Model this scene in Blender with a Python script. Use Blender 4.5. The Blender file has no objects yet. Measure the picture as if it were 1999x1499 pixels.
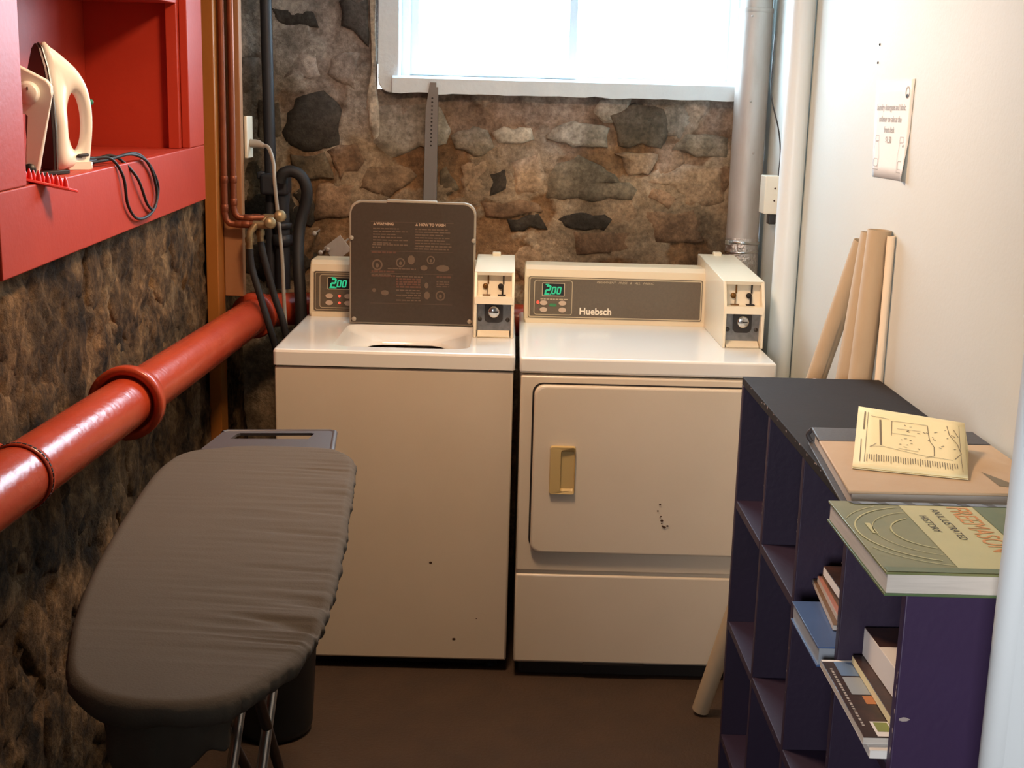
import bpy, bmesh, math, random
from mathutils import Vector, Matrix, noise

random.seed(7)
sc = bpy.context.scene
COL = sc.collection
PI = math.pi

# ------------------------------------------------------------------ camera, sky, lamps, exposure
cam_d = bpy.data.cameras.new('camera'); cam = bpy.data.objects.new('camera', cam_d); COL.objects.link(cam)
cr = Vector((0.99967367, 0.00095044, 0.02552747)); cu = Vector((-0.02515527, 0.21055213, 0.97725893)); cf = Vector((0.00444604, 0.97758217, -0.21050733))
m3 = Matrix((cr, cu, -cf)).transposed()
cam.matrix_world = Matrix.Translation((0.62748782, -3.3596625, 1.5588489)) @ m3.to_4x4()
cam_d.sensor_fit = 'HORIZONTAL'; cam_d.sensor_width = 36.0; cam_d.lens = 36.0 * 2495.67 / 1999.0
cam_d.clip_start = 0.05; cam_d.clip_end = 100
sc.camera = cam
W = bpy.data.worlds.new('overcast_sky'); sc.world = W; W.use_nodes = True
bg = W.node_tree.nodes['Background']; bg.inputs[0].default_value = (0.64, 0.84, 1.0, 1); bg.inputs[1].default_value = 30.0

def area(name, loc, target, size, power, color, shape='SQUARE', size_y=None, portal=False):
    l = bpy.data.lights.new(name, 'AREA'); l.shape = shape; l.size = size
    if size_y: l.size_y = size_y
    l.energy = power; l.color = color
    o = bpy.data.objects.new(name, l); COL.objects.link(o); o.location = loc
    o.rotation_euler = (Vector(target) - Vector(loc)).to_track_quat('-Z', 'Y').to_euler()
    if portal: l.cycles.is_portal = True
    return o
area('ceiling_light_bulb', (0.50, -0.70, 2.25), (0.50, -0.70, 0), 0.30, 27, (1.0, 0.66, 0.41), 'DISK')
area('partition_fill', (0.0, -4.9, 1.5), (1.55, -2.0, 1.1), 0.8, 8, (0.97, 0.97, 1.0)).data.spread = math.radians(44)  # added fill with a narrow beam, brightens the partition end; no window behind it
area('window_portal', (0.82, 1.10, 1.92), (0.82, 0.0, 1.92), 1.05, 1, (1, 1, 1), 'RECTANGLE', 0.5, True)
sc.view_settings.view_transform = 'Standard'; sc.view_settings.look = 'None'
sc.view_settings.gamma = 1.0; sc.view_settings.use_curve_mapping = False
sc.view_settings.exposure = 0.0
sc.cycles.use_denoising = True
sc.cycles.max_bounces = 8; sc.cycles.diffuse_bounces = 5
sc.cycles.sample_clamp_indirect = 6.0

# ------------------------------------------------------------------ materials
def srgb(r, g, b):
    f = lambda c: (c/255/12.92 if c <= 10 else ((c/255+0.055)/1.055)**2.4)
    return (f(r), f(g), f(b), 1)

def mat(name, col, rough=0.5, metal=0.0, col2=None, scale=8.0, amt=0.5, bump=0.0, bscale=40.0, spec=0.5, emit=None, estr=0.0, stretch=None, coat=0.0):
    m = bpy.data.materials.new(name); m.use_nodes = True
    nt = m.node_tree; p = nt.nodes['Principled BSDF']
    p.inputs['Base Color'].default_value = col; p.inputs['Roughness'].default_value = rough
    p.inputs['Metallic'].default_value = metal; p.inputs['Specular IOR Level'].default_value = spec
    p.inputs['Coat Weight'].default_value = coat
    geo = nt.nodes.new('ShaderNodeNewGeometry'); vec = geo.outputs['Position']
    if stretch:
        mp = nt.nodes.new('ShaderNodeMapping'); mp.inputs['Scale'].default_value = stretch
        nt.links.new(vec, mp.inputs['Vector']); vec = mp.outputs['Vector']
    if col2 is not None:
        n = nt.nodes.new('ShaderNodeTexNoise'); n.inputs['Scale'].default_value = scale; n.inputs['Detail'].default_value = 6; n.inputs['Roughness'].default_value = 0.6
        nt.links.new(vec, n.inputs['Vector'])
        r = nt.nodes.new('ShaderNodeValToRGB'); r.color_ramp.elements[0].position = 0.5-amt/2; r.color_ramp.elements[1].position = 0.5+amt/2
        r.color_ramp.elements[0].color = col; r.color_ramp.elements[1].color = col2
        nt.links.new(n.outputs['Fac'], r.inputs['Fac']); nt.links.new(r.outputs['Color'], p.inputs['Base Color'])
    if bump:
        n2 = nt.nodes.new('ShaderNodeTexNoise'); n2.inputs['Scale'].default_value = bscale; n2.inputs['Detail'].default_value = 8
        nt.links.new(vec, n2.inputs['Vector'])
        b = nt.nodes.new('ShaderNodeBump'); b.inputs['Strength'].default_value = bump; b.inputs['Distance'].default_value = 0.01
        nt.links.new(n2.outputs['Fac'], b.inputs['Height']); nt.links.new(b.outputs['Normal'], p.inputs['Normal'])
    if emit is not None:
        p.inputs['Emission Color'].default_value = emit; p.inputs['Emission Strength'].default_value = estr
    return m

def stone_mat(name, cols, scale=5.0, bump=0.8, stretch=(1, 1, 1), stain=0.7, mottle=0.45, rough=0.95, haze=0.0, flake=False):
    """blotchy masonry colour: two noises over a colour ramp, fine relief"""
    m = bpy.data.materials.new(name); m.use_nodes = True; nt = m.node_tree; p = nt.nodes['Principled BSDF']
    p.inputs['Roughness'].default_value = rough; p.inputs['Specular IOR Level'].default_value = 0.25
    geo = nt.nodes.new('ShaderNodeNewGeometry'); mp = nt.nodes.new('ShaderNodeMapping'); mp.inputs['Scale'].default_value = stretch
    nt.links.new(geo.outputs['Position'], mp.inputs['Vector'])
    n = nt.nodes.new('ShaderNodeTexNoise'); n.inputs['Scale'].default_value = scale; n.inputs['Detail'].default_value = 9; n.inputs['Roughness'].default_value = 0.68; n.inputs['Distortion'].default_value = 0.35
    nt.links.new(mp.outputs['Vector'], n.inputs['Vector'])
    r = nt.nodes.new('ShaderNodeValToRGB'); el = r.color_ramp.elements
    k = len(cols)
    while len(el) < k: el.new(0.5)
    for i, c in enumerate(cols):
        el[i].position = 0.30 + 0.40*i/(k-1); el[i].color = c
    nt.links.new(n.outputs['Fac'], r.inputs['Fac'])
    out = r.outputs['Color']
    def mult(scale, lo, hi, p0, p1, fac, detail=5):
        nn_ = nt.nodes.new('ShaderNodeTexNoise'); nn_.inputs['Scale'].default_value = scale; nn_.inputs['Detail'].default_value = detail; nn_.inputs['Roughness'].default_value = 0.65
        nt.links.new(mp.outputs['Vector'], nn_.inputs['Vector'])
        rr_ = nt.nodes.new('ShaderNodeValToRGB'); rr_.color_ramp.elements[0].position = p0; rr_.color_ramp.elements[1].position = p1
        rr_.color_ramp.elements[0].color = lo; rr_.color_ramp.elements[1].color = hi
        nt.links.new(nn_.outputs['Fac'], rr_.inputs['Fac'])
        mx_ = nt.nodes.new('ShaderNodeMix'); mx_.data_type = 'RGBA'; mx_.blend_type = 'MULTIPLY'; mx_.inputs['Factor'].default_value = fac
        nt.links.new(out, mx_.inputs['A']); nt.links.new(rr_.outputs['Color'], mx_.inputs['B']); return mx_.outputs['Result']
    out = mult(3.1, (0.50, 0.52, 0.52, 1), (1.06, 1.04, 1.0, 1), 0.40, 0.58, stain, 4)           # large damp stains
    out = mult(24, (0.45, 0.42, 0.38, 1), (1.30, 1.26, 1.20, 1), 0.36, 0.64, mottle)             # thumb-sized mottling
    out = mult(75, (0.55, 0.53, 0.5, 1), (1.25, 1.2, 1.12, 1), 0.33, 0.66, 0.8, 4)               # grit
    if flake:                                                  # brown rubble where the plaster skin has come off
        at_ = nt.nodes.new('ShaderNodeAttribute'); at_.attribute_name = 'skin'
        fm = nt.nodes.new('ShaderNodeMix'); fm.data_type = 'RGBA'; fm.blend_type = 'MULTIPLY'
        iv = nt.nodes.new('ShaderNodeMath'); iv.operation = 'SUBTRACT'; iv.inputs[0].default_value = 1.0; nt.links.new(at_.outputs['Fac'], iv.inputs[1])
        nt.links.new(iv.outputs[0], fm.inputs['Factor']); nt.links.new(out, fm.inputs['A']); fm.inputs['B'].default_value = (0.84, 0.68, 0.54, 1); out = fm.outputs['Result']
    if haze:                                                   # window haze put into the colour: upper courses paler and greyer, ragged lower edge
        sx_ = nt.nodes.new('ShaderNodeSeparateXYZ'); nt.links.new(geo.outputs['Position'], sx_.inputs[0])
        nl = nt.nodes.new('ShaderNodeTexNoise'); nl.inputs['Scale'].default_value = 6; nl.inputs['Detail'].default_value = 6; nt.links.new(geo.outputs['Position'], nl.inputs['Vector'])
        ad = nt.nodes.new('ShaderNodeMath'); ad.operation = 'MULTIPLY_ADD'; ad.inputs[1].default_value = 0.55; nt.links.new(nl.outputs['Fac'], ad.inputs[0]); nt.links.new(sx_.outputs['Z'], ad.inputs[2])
        ml = nt.nodes.new('ShaderNodeMapRange'); ml.inputs['From Min'].default_value = 1.66; ml.inputs['From Max'].default_value = 1.94; ml.inputs['To Max'].default_value = haze
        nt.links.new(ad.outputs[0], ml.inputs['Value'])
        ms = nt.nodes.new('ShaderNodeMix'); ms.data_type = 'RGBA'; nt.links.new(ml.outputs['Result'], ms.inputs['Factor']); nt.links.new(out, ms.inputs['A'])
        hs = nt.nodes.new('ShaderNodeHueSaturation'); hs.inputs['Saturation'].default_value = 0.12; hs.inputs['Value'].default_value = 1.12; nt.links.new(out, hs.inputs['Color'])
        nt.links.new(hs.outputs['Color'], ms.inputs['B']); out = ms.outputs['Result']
    # each stone is a touch lighter or darker than the next
    oi = nt.nodes.new('ShaderNodeObjectInfo'); mr = nt.nodes.new('ShaderNodeMapRange'); mr.inputs['To Min'].default_value = 0.82; mr.inputs['To Max'].default_value = 1.14
    nt.links.new(oi.outputs['Random'], mr.inputs['Value'])
    hv = nt.nodes.new('ShaderNodeHueSaturation'); nt.links.new(mr.outputs['Result'], hv.inputs['Value']); nt.links.new(out, hv.inputs['Color'])
    nt.links.new(hv.outputs['Color'], p.inputs['Base Color'])
    n2 = nt.nodes.new('ShaderNodeTexNoise'); n2.inputs['Scale'].default_value = 28; n2.inputs['Detail'].default_value = 10; n2.inputs['Roughness'].default_value = 0.7
    nt.links.new(mp.outputs['Vector'], n2.inputs['Vector'])
    b = nt.nodes.new('ShaderNodeBump'); b.inputs['Strength'].default_value = bump; b.inputs['Distance'].default_value = 0.02
    nt.links.new(n2.outputs['Fac'], b.inputs['Height']); nt.links.new(b.outputs['Normal'], p.inputs['Normal'])
    return m

M = {}
M['enamel'] = mat('cream_enamel', srgb(222, 209, 188), 0.28, col2=srgb(214, 200, 178), scale=3, amt=0.6, bump=0.02, bscale=220, coat=0.2)
M['enamel_top'] = mat('window_lit_enamel', srgb(236, 235, 228), 0.2, coat=0.3)  # machine enamel painted paler, for the window light falling on the tops
M['coin_cream'] = mat('cream_painted_steel', srgb(236, 224, 198), 0.35)
M['bisque'] = mat('beige_plastic', srgb(222, 204, 172), 0.45)
M['panel'] = mat('taupe_control_panel', srgb(104, 90, 72), 0.45, col2=srgb(96, 84, 68), scale=150, amt=0.4)
M['panel_line'] = mat('beige_panel_print', srgb(190, 172, 140), 0.5)
M['panel_text'] = mat('pale_panel_lettering', srgb(240, 228, 205), 0.5)
M['black'] = mat('black_plastic', srgb(22, 20, 19), 0.45)
M['dark'] = mat('dark_recess', srgb(30, 24, 20), 0.7)
M['tub'] = mat('dark_tub_steel', srgb(50, 44, 40), 0.5)
M['led_green'] = mat('green_display_segments', srgb(20, 90, 60), 0.4, emit=(0.05, 0.85, 0.38, 1), estr=0.55)
M['led_red'] = mat('red_indicator', srgb(160, 30, 20), 0.4, emit=(1, 0.12, 0.06, 1), estr=0.9)
M['led_off'] = mat('unlit_indicator', srgb(110, 80, 70), 0.4)
M['green_btn'] = mat('green_button', srgb(60, 130, 80), 0.4)
M['pink_btn'] = mat('pale_oval_button', srgb(196, 170, 146), 0.5)
M['lid'] = mat('brown_black_lid_liner', srgb(66, 56, 46), 0.42, col2=srgb(72, 62, 52), scale=120, amt=0.4)
M['lid_rim'] = mat('worn_lid_rim', srgb(165, 155, 138), 0.35)
M['lid_print'] = mat('faded_lid_print', srgb(108, 91, 75), 0.6)
M['lid_print2'] = mat('reddish_lid_print', srgb(104, 74, 60), 0.6)
M['lid_head'] = mat('pale_lid_heading', srgb(176, 152, 128), 0.6)
M['steel'] = mat('brushed_steel', srgb(150, 148, 146), 0.35, 0.85, col2=srgb(110, 108, 108), scale=60, amt=0.6)
M['chrome'] = mat('chrome', srgb(205, 203, 200), 0.18, 1.0)
M['gunmetal'] = mat('dark_lock_housing', srgb(62, 58, 56), 0.4, 0.6)
M['brass'] = mat('brass_coin_slide', srgb(120, 84, 40), 0.4, 0.7)
M['yellow'] = mat('yellowed_handle_plastic', srgb(194, 168, 112), 0.4)
M['rust'] = mat('rust_mark', srgb(70, 44, 26), 0.8)
M['red_paint'] = mat('red_pipe_paint', srgb(186, 72, 42), 0.27, col2=srgb(166, 58, 34), scale=6, amt=0.7, bump=0.12, bscale=60)
M['cup_red'] = mat('red_cupboard_paint', srgb(182, 60, 38), 0.45, spec=0.35, col2=srgb(168, 51, 33), scale=5, amt=0.6, bump=0.05, bscale=90)
M['ochre'] = mat('ochre_painted_post', srgb(172, 108, 44), 0.4, col2=srgb(150, 90, 36), scale=10, amt=0.6, stretch=(1, 1, 0.2))
M['pine'] = mat('pale_brown_batten', srgb(168, 118, 76), 0.55, col2=srgb(140, 92, 56), scale=14, amt=0.6, stretch=(1, 1, 0.12))
M['copper'] = mat('aged_copper', srgb(140, 78, 50), 0.42, 0.55, col2=srgb(112, 60, 40), scale=20, amt=0.6)
M['dull_brass'] = mat('tarnished_brass', srgb(160, 140, 104), 0.4, 0.6, col2=srgb(110, 92, 66), scale=50, amt=0.6)
M['rubber'] = mat('black_rubber', srgb(30, 29, 30), 0.6)
M['abs'] = mat('blue_black_drain_plastic', srgb(42, 44, 50), 0.5)
M['galv'] = mat('galvanised_steel', srgb(196, 190, 184), 0.52, 0.4, col2=srgb(172, 162, 152), scale=14, amt=0.7, stretch=(2, 2, 0.4), bump=0.12, bscale=18)
M['foil'] = mat('crinkled_foil_tape', srgb(200, 194, 188), 0.3, 0.75, bump=0.9, bscale=70)
M['strap'] = mat('grey_galvanised_strap', srgb(120, 116, 112), 0.5, 0.3)
M['white_plastic'] = mat('white_plastic', srgb(226, 216, 196), 0.4)
M['grey_cord'] = mat('grey_cord', srgb(150, 142, 130), 0.5)
M['win_paint'] = mat('white_window_paint', srgb(222, 234, 240), 0.5, col2=srgb(206, 220, 228), scale=9, amt=0.6, bump=0.15, bscale=60)
M['white_wall'] = mat('white_wall_paint', srgb(213, 216, 210), 0.7, col2=srgb(209, 212, 205), scale=2, amt=0.6, bump=0.04, bscale=120)
M['pipe_white'] = mat('white_pipe_paint', srgb(232, 240, 242), 0.35)
M['stub'] = mat('pale_blue_white_paint', srgb(214, 220, 222), 0.65, bump=0.03, bscale=120)
M['ceiling'] = mat('ceiling_paint', srgb(225, 220, 208), 0.8, bump=0.05, bscale=60)
M['floor'] = mat('brown_worn_concrete', srgb(72, 52, 34), 0.8, col2=srgb(54, 40, 28), scale=7, amt=0.7, bump=0.3, bscale=120)
M['cloth'] = mat('grey_cotton_cover', srgb(93, 85, 76), 0.9, col2=srgb(86, 79, 71), scale=6, amt=0.8, bump=0.1, bscale=300, spec=0.2)
M['board_metal'] = mat('grey_painted_metal', srgb(84, 80, 82), 0.5, 0.3)
M['silver'] = mat('silver_tube', srgb(190, 188, 186), 0.3, 0.9)
M['brown_leg'] = mat('dark_brown_enamel', srgb(52, 34, 26), 0.5)
M['bin'] = mat('dark_teal_plastic', srgb(30, 42, 50), 0.4)
M['shelf'] = mat('dark_purple_paint', srgb(46, 31, 57), 0.55, col2=srgb(39, 27, 48), scale=5, amt=0.7, bump=0.06, bscale=90)
M['shelf_end'] = mat('lit_purple_paint', srgb(60, 41, 77), 0.5, col2=srgb(54, 37, 68), scale=5, amt=0.7, bump=0.06, bscale=90)  # shelf purple painted lighter, for the cool light on the near end
M['shelf_top'] = mat('charcoal_shelf_top_paint', srgb(42, 36, 34), 0.78, spec=0.2, col2=srgb(35, 31, 30), scale=7, amt=0.7, bump=0.05, bscale=90)
M['chip'] = mat('chipped_paint_edge', srgb(170, 156, 150), 0.8)
M['card'] = mat('brown_cardboard', srgb(172, 152, 124), 0.8, col2=srgb(162, 142, 115), scale=30, amt=0.5, stretch=(1, 1, 0.3))
M['card_pale'] = mat('pale_cardboard', srgb(216, 200, 176), 0.8)
M['tan'] = mat('tan_kraft_cover', srgb(194, 168, 136), 0.7, col2=srgb(186, 158, 126), scale=18, amt=0.6)
M['charcoal'] = mat('charcoal_leatherette', srgb(66, 62, 62), 0.55, bump=0.1, bscale=200)
M['pages'] = mat('page_edges', srgb(206, 198, 188), 0.8, col2=srgb(184, 176, 166), scale=200, amt=0.5, stretch=(0.05, 0.05, 1))
M['cream_paper'] = mat('cream_paper', srgb(238, 224, 176), 0.75)
M['white_paper'] = mat('white_paper', srgb(238, 234, 228), 0.75)
M['ink'] = mat('grey_ink', srgb(120, 108, 84), 0.8)
M['ink_dark'] = mat('dark_ink', srgb(60, 54, 50), 0.8)
M['ink_pale'] = mat('pale_grey_ink', srgb(176, 168, 160), 0.8)
M['green_cover'] = mat('green_photo_cover', srgb(96, 108, 70), 0.35, col2=srgb(134, 130, 84), scale=9, amt=0.6)
M['green_deep'] = mat('deep_green_cover_print', srgb(70, 98, 66), 0.35, col2=srgb(98, 112, 74), scale=22, amt=0.6)
M['cover_band'] = mat('pale_green_title_band', srgb(196, 190, 140), 0.38, col2=srgb(180, 178, 130), scale=12, amt=0.6)
M['cover_line'] = mat('pale_cover_arc', srgb(188, 184, 128), 0.4)
M['orange_ink'] = mat('orange_title_ink', srgb(204, 136, 72), 0.5)
M['cover_blue'] = mat('blue_grey_cover_print', srgb(110, 124, 140), 0.4)
M['cover_navy'] = mat('dark_blue_cover_print', srgb(48, 54, 66), 0.4)
M['blue_cover'] = mat('blue_book_cover', srgb(78, 104, 150), 0.3, col2=srgb(66, 90, 132), scale=9, amt=0.6)
M['blue_edge'] = mat('silvery_page_edges', srgb(150, 158, 168), 0.4)
M['orange_cover'] = mat('orange_paper_cover', srgb(190, 120, 66), 0.5)
M['brown_cover'] = mat('brown_paper_cover', srgb(112, 88, 66), 0.5)
M['pink_cover'] = mat('dull_pink_cover', srgb(170, 120, 110), 0.5)
M['dark_cover'] = mat('dark_photo_cover', srgb(40, 32, 30), 0.35, col2=srgb(80, 52, 40), scale=30, amt=0.4)
M['photo_sky'] = mat('blue_photo_print', srgb(110, 136, 170), 0.35)
M['photo_grey'] = mat('grey_photo_print', srgb(160, 168, 174), 0.35)
M['photo_green'] = mat('green_photo_print', srgb(140, 150, 80), 0.35)
M['comb'] = mat('bright_red_plastic', srgb(224, 48, 40), 0.35)
M['iron_white'] = mat('ivory_iron_plastic', srgb(238, 232, 220), 0.32)
M['sole'] = mat('dark_soleplate', srgb(58, 44, 44), 0.3, 0.5)
M['teal'] = mat('green_plastic_button', srgb(30, 110, 80), 0.4)

# masonry
M['stone_left'] = stone_mat('rough_brown_rubble', [srgb(40, 32, 24), srgb(80, 64, 46), srgb(128, 102, 73), srgb(160, 130, 96), srgb(190, 162, 126)], 7.5, 1.0, (1, 1, 0.85), 0.9, 1.0)
M['stone_left2'] = stone_mat('tan_rubble', [srgb(54, 43, 31), srgb(98, 79, 57), srgb(144, 117, 85), srgb(176, 148, 112)], 8.5, 1.0, (1, 1, 0.85), 0.8, 1.0)
M['back_mortar'] = stone_mat('brown_flaking_parge', [srgb(112, 96, 78), srgb(148, 128, 104), srgb(172, 150, 124), srgb(188, 167, 141), srgb(204, 186, 162)], 4.0, 0.7, stain=0.8, mottle=0.35, haze=0.8, flake=True)
M['stone_tan'] = stone_mat('tan_stone', [srgb(140, 117, 93), srgb(170, 145, 118), srgb(190, 166, 139)], 6.0, 0.55, haze=0.8)
M['stone_grey'] = stone_mat('grey_green_stone', [srgb(104, 96, 82), srgb(134, 123, 105), srgb(158, 146, 126)], 6.0, 0.5, haze=0.8)
M['stone_dark'] = stone_mat('dark_slate_stone', [srgb(60, 55, 49), srgb(78, 71, 62), srgb(104, 94, 81)], 6.0, 0.5, haze=0.8)
M['stone_olive'] = stone_mat('olive_brown_stone', [srgb(84, 73, 58), srgb(116, 102, 82), srgb(146, 128, 103)], 6.0, 0.6, haze=0.8)
M['stone_rust'] = stone_mat('rusty_stone', [srgb(122, 97, 75), srgb(154, 125, 99), srgb(180, 150, 123)], 6.0, 0.55, haze=0.8)
M['plaster'] = stone_mat('pale_lime_plaster', [srgb(136, 128, 114), srgb(164, 156, 140), srgb(184, 177, 162)], 5.0, 0.4, haze=0.8)
M['plaster_white'] = stone_mat('white_flaked_plaster', [srgb(176, 170, 158), srgb(196, 190, 178), srgb(214, 208, 198)], 9.0, 0.4, stain=0.3)

# pane: clear, slightly reflective
gm = bpy.data.materials.new('window_glass'); gm.use_nodes = True; nt = gm.node_tree
nt.nodes.remove(nt.nodes['Principled BSDF'])
tr = nt.nodes.new('ShaderNodeBsdfTransparent'); gl = nt.nodes.new('ShaderNodeBsdfGlossy'); gl.inputs['Roughness'].default_value = 0.05
mx = nt.nodes.new('ShaderNodeMixShader'); mx.inputs[0].default_value = 0.06
nt.links.new(tr.outputs[0], mx.inputs[1]); nt.links.new(gl.outputs[0], mx.inputs[2]); nt.links.new(mx.outputs[0], nt.nodes['Material Output'].inputs['Surface'])
M['glass'] = gm

# ------------------------------------------------------------------ mesh helpers
ORG = {}
class MB:
    """collects shapes and links them as one mesh object"""
    def __init__(s): s.bm = bmesh.new(); s.xf = None
    def _add(s, vs, fs, smooth=False):
        V = [s.bm.verts.new(s.xf @ Vector(v) if s.xf else Vector(v)) for v in vs]
        out = []
        for f in fs:
            try:
                F = s.bm.faces.new([V[i] for i in f]); F.smooth = smooth; out.append(F)
            except ValueError: pass
        return V, out
    def box(s, x0, x1, y0, y1, z0, z1, bev=0.0, seg=2):
        vs = [(x, y, z) for x in (x0, x1) for y in (y0, y1) for z in (z0, z1)]
        fs = [(0,1,3,2),(4,6,7,5),(0,4,5,1),(2,3,7,6),(0,2,6,4),(1,5,7,3)]
        V, F = s._add(vs, fs)
        if bev > 0:
            es = list({e for f in F for e in f.edges})
            r = bmesh.ops.bevel(s.bm, geom=es, offset=bev, segments=seg, affect='EDGES', profile=0.5)
            for f in r['faces']: f.smooth = True
        return s
    def obb(s, c, ax, ay, az, hx, hy, hz, bev=0.0):
        c = Vector(c); ax = Vector(ax).normalized(); ay = Vector(ay).normalized(); az = Vector(az).normalized()
        old = s.xf; m = Matrix((ax, ay, az)).transposed().to_4x4(); m.translation = c
        s.xf = (old @ m) if old else m
        s.box(-hx, hx, -hy, hy, -hz, hz, bev); s.xf = old
        return s
    def tube(s, pts, r, seg=14, caps=True, smooth=True):
        pts = [Vector(p) for p in pts]; n = len(pts)
        rs = r if isinstance(r, (list, tuple)) else [r]*n
        t0 = (pts[1]-pts[0]).normalized(); up = Vector((0, 0, 1)) if abs(t0.z) < 0.9 else Vector((1, 0, 0))
        nrm = (up - t0*up.dot(t0)).normalized(); vs = []
        for i, p in enumerate(pts):
            t = ((pts[min(i+1, n-1)]-p).normalized() + (p-pts[max(i-1, 0)]).normalized()).normalized()
            nrm = (nrm - t*nrm.dot(t)).normalized(); b = t.cross(nrm)
            for k in range(seg):
                a = 2*PI*k/seg; vs.append(p + (nrm*math.cos(a)+b*math.sin(a))*rs[i])
        fs = [(i*seg+k, i*seg+(k+1) % seg, (i+1)*seg+(k+1) % seg, (i+1)*seg+k) for i in range(n-1) for k in range(seg)]
        V, F = s._add(vs, fs, smooth)
        if caps:
            for a in (range(seg-1, -1, -1), range((n-1)*seg, n*seg)):
                s.bm.faces.new([s.bm.verts.new(V[i].co) for i in a])
        return s
    def lathe(s, prof, c=(0, 0, 0), axis=(0, 0, 1), seg=28, smooth=True):
        """prof: (radius, height) pairs along the axis from c"""
        c = Vector(c); t = Vector(axis).normalized(); up = Vector((0, 0, 1)) if abs(t.z) < 0.9 else Vector((1, 0, 0))
        n = (up - t*up.dot(t)).normalized(); b = t.cross(n); vs = []
        for (r, h) in prof:
            for k in range(seg):
                a = 2*PI*k/seg; vs.append(c + t*h + (n*math.cos(a)+b*math.sin(a))*max(r, 1e-5))
        m = len(prof)
        fs = [(i*seg+k, i*seg+(k+1) % seg, (i+1)*seg+(k+1) % seg, (i+1)*seg+k) for i in range(m-1) for k in range(seg)]
        s._add(vs, fs, smooth); return s
    def prism(s, poly, o, u, v, w, bev=0.0):
        """polygon in (u, v) from origin o, extruded along vector w"""
        o = Vector(o); u = Vector(u); v = Vector(v); w = Vector(w); n = len(poly)
        a = [o+u*p[0]+v*p[1] for p in poly]; vs = a+[p+w for p in a]
        fs = [tuple(range(n-1, -1, -1)), tuple(range(n, 2*n))]+[(i, (i+1) % n, (i+1) % n+n, i+n) for i in range(n)]
        V, F = s._add(vs, fs)
        if bev > 0:
            es = list({e for f in F[:2] for e in f.edges})
            r = bmesh.ops.bevel(s.bm, geom=es, offset=bev, segments=2, affect='EDGES', profile=0.5)
            for f in r['faces']: f.smooth = True
        return s
    def flat(s, poly, o, u, v):
        o = Vector(o); u = Vector(u); v = Vector(v)
        s._add([o+u*p[0]+v*p[1] for p in poly], [tuple(range(len(poly)))]); return s
    def frame(s, outer, inner, o, u, v, w=None):
        """flat ring between two outlines with equal point counts; w gives it thickness"""
        o = Vector(o); u = Vector(u); v = Vector(v); n = len(outer)
        P = [o+u*p[0]+v*p[1] for p in outer]+[o+u*p[0]+v*p[1] for p in inner]
        if w is None:
            s._add(P, [(i, (i+1) % n, (i+1) % n+n, i+n) for i in range(n)])
        else:
            w = Vector(w); P = P+[p+w for p in P]; fs = []
            for i in range(n):
                j = (i+1) % n
                fs += [(j, i, i+n, j+n), (i+2*n, j+2*n, j+3*n, i+3*n), (i, j, j+2*n, i+2*n), (j+n, i+n, i+3*n, j+3*n)]
            s._add(P, fs)
        return s
    def build(s, name, material, parent=None, kind=None, fix=True):
        if fix: bmesh.ops.recalc_face_normals(s.bm, faces=s.bm.faces)
        me = bpy.data.meshes.new(name)
        if parent is not None and ORG.get(parent) is not None:
            for vtx in s.bm.verts: vtx.co -= ORG[parent]
        s.bm.to_mesh(me); s.bm.free()
        ms = material if isinstance(material, list) else [material]
        for mm in ms: me.materials.append(mm)
        o = bpy.data.objects.new(name, me); COL.objects.link(o)
        if parent is not None:
            o.parent = parent; ORG[o] = ORG.get(parent, Vector((0, 0, 0)))
        else: ORG[o] = Vector((0, 0, 0))
        if kind: o['kind'] = kind
        return o

def thing(name, label, cat, loc, group=None):
    o = bpy.data.objects.new(name, None); COL.objects.link(o); o.location = loc; o.empty_display_size = 0.05
    o['label'] = label; o['category'] = cat
    if group: o['group'] = group
    ORG[o] = Vector(loc); return o
def tag(o, label, cat, group=None):
    o['label'] = label; o['category'] = cat
    if group: o['group'] = group
    return o
def rrect(x0, x1, y0, y1, r, n=6):
    p = []
    for cx, cy, a0 in ((x1-r, y1-r, 0), (x0+r, y1-r, PI/2), (x0+r, y0+r, PI), (x1-r, y0+r, 1.5*PI)):
        for k in range(n+1):
            a = a0+PI/2*k/n; p.append((cx+r*math.cos(a), cy+r*math.sin(a)))
    return p
def ellipse(cx, cy, rx, ry, n=24):
    return [(cx+rx*math.cos(2*PI*k/n), cy+ry*math.sin(2*PI*k/n)) for k in range(n)]
def smooth_path(pts, k=8):
    P = [Vector(p) for p in pts]; out = []
    for i in range(len(P)-1):
        a, b, c, d = P[max(i-1, 0)], P[i], P[i+1], P[min(i+2, len(P)-1)]
        for j in range(k):
            t = j/k
            out.append(0.5*((2*b)+(c-a)*t+(2*a-5*b+4*c-d)*t*t+(3*b-a-3*c+d)*t**3))
    out.append(P[-1]); return out
def lettering(txt, size, o, u, v, material, parent, name='lettering', align='LEFT', bold=0.0, shear=0.0, sx=1.0):
    """flat print on a surface: origin o, reading direction u, letter-up direction v"""
    cu_ = bpy.data.curves.new('lettering_source', 'FONT'); cu_.body = txt; cu_.size = size; cu_.align_x = align; cu_.offset = bold; cu_.shear = shear
    t = bpy.data.objects.new('lettering_source', cu_); COL.objects.link(t)
    dg = bpy.context.evaluated_depsgraph_get()
    me = bpy.data.meshes.new_from_object(t.evaluated_get(dg)); bpy.data.objects.remove(t); bpy.data.curves.remove(cu_)
    o = Vector(o); u = Vector(u).normalized(); v = Vector(v).normalized()
    off = ORG.get(parent, Vector((0, 0, 0)))
    for vt in me.vertices: vt.co = o+u*vt.co.x*sx+v*vt.co.y-off
    me.materials.clear(); me.materials.append(material); me.name = name
    ob = bpy.data.objects.new(name, me); COL.objects.link(ob); ob.parent = parent; ORG[ob] = off
    return ob
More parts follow.
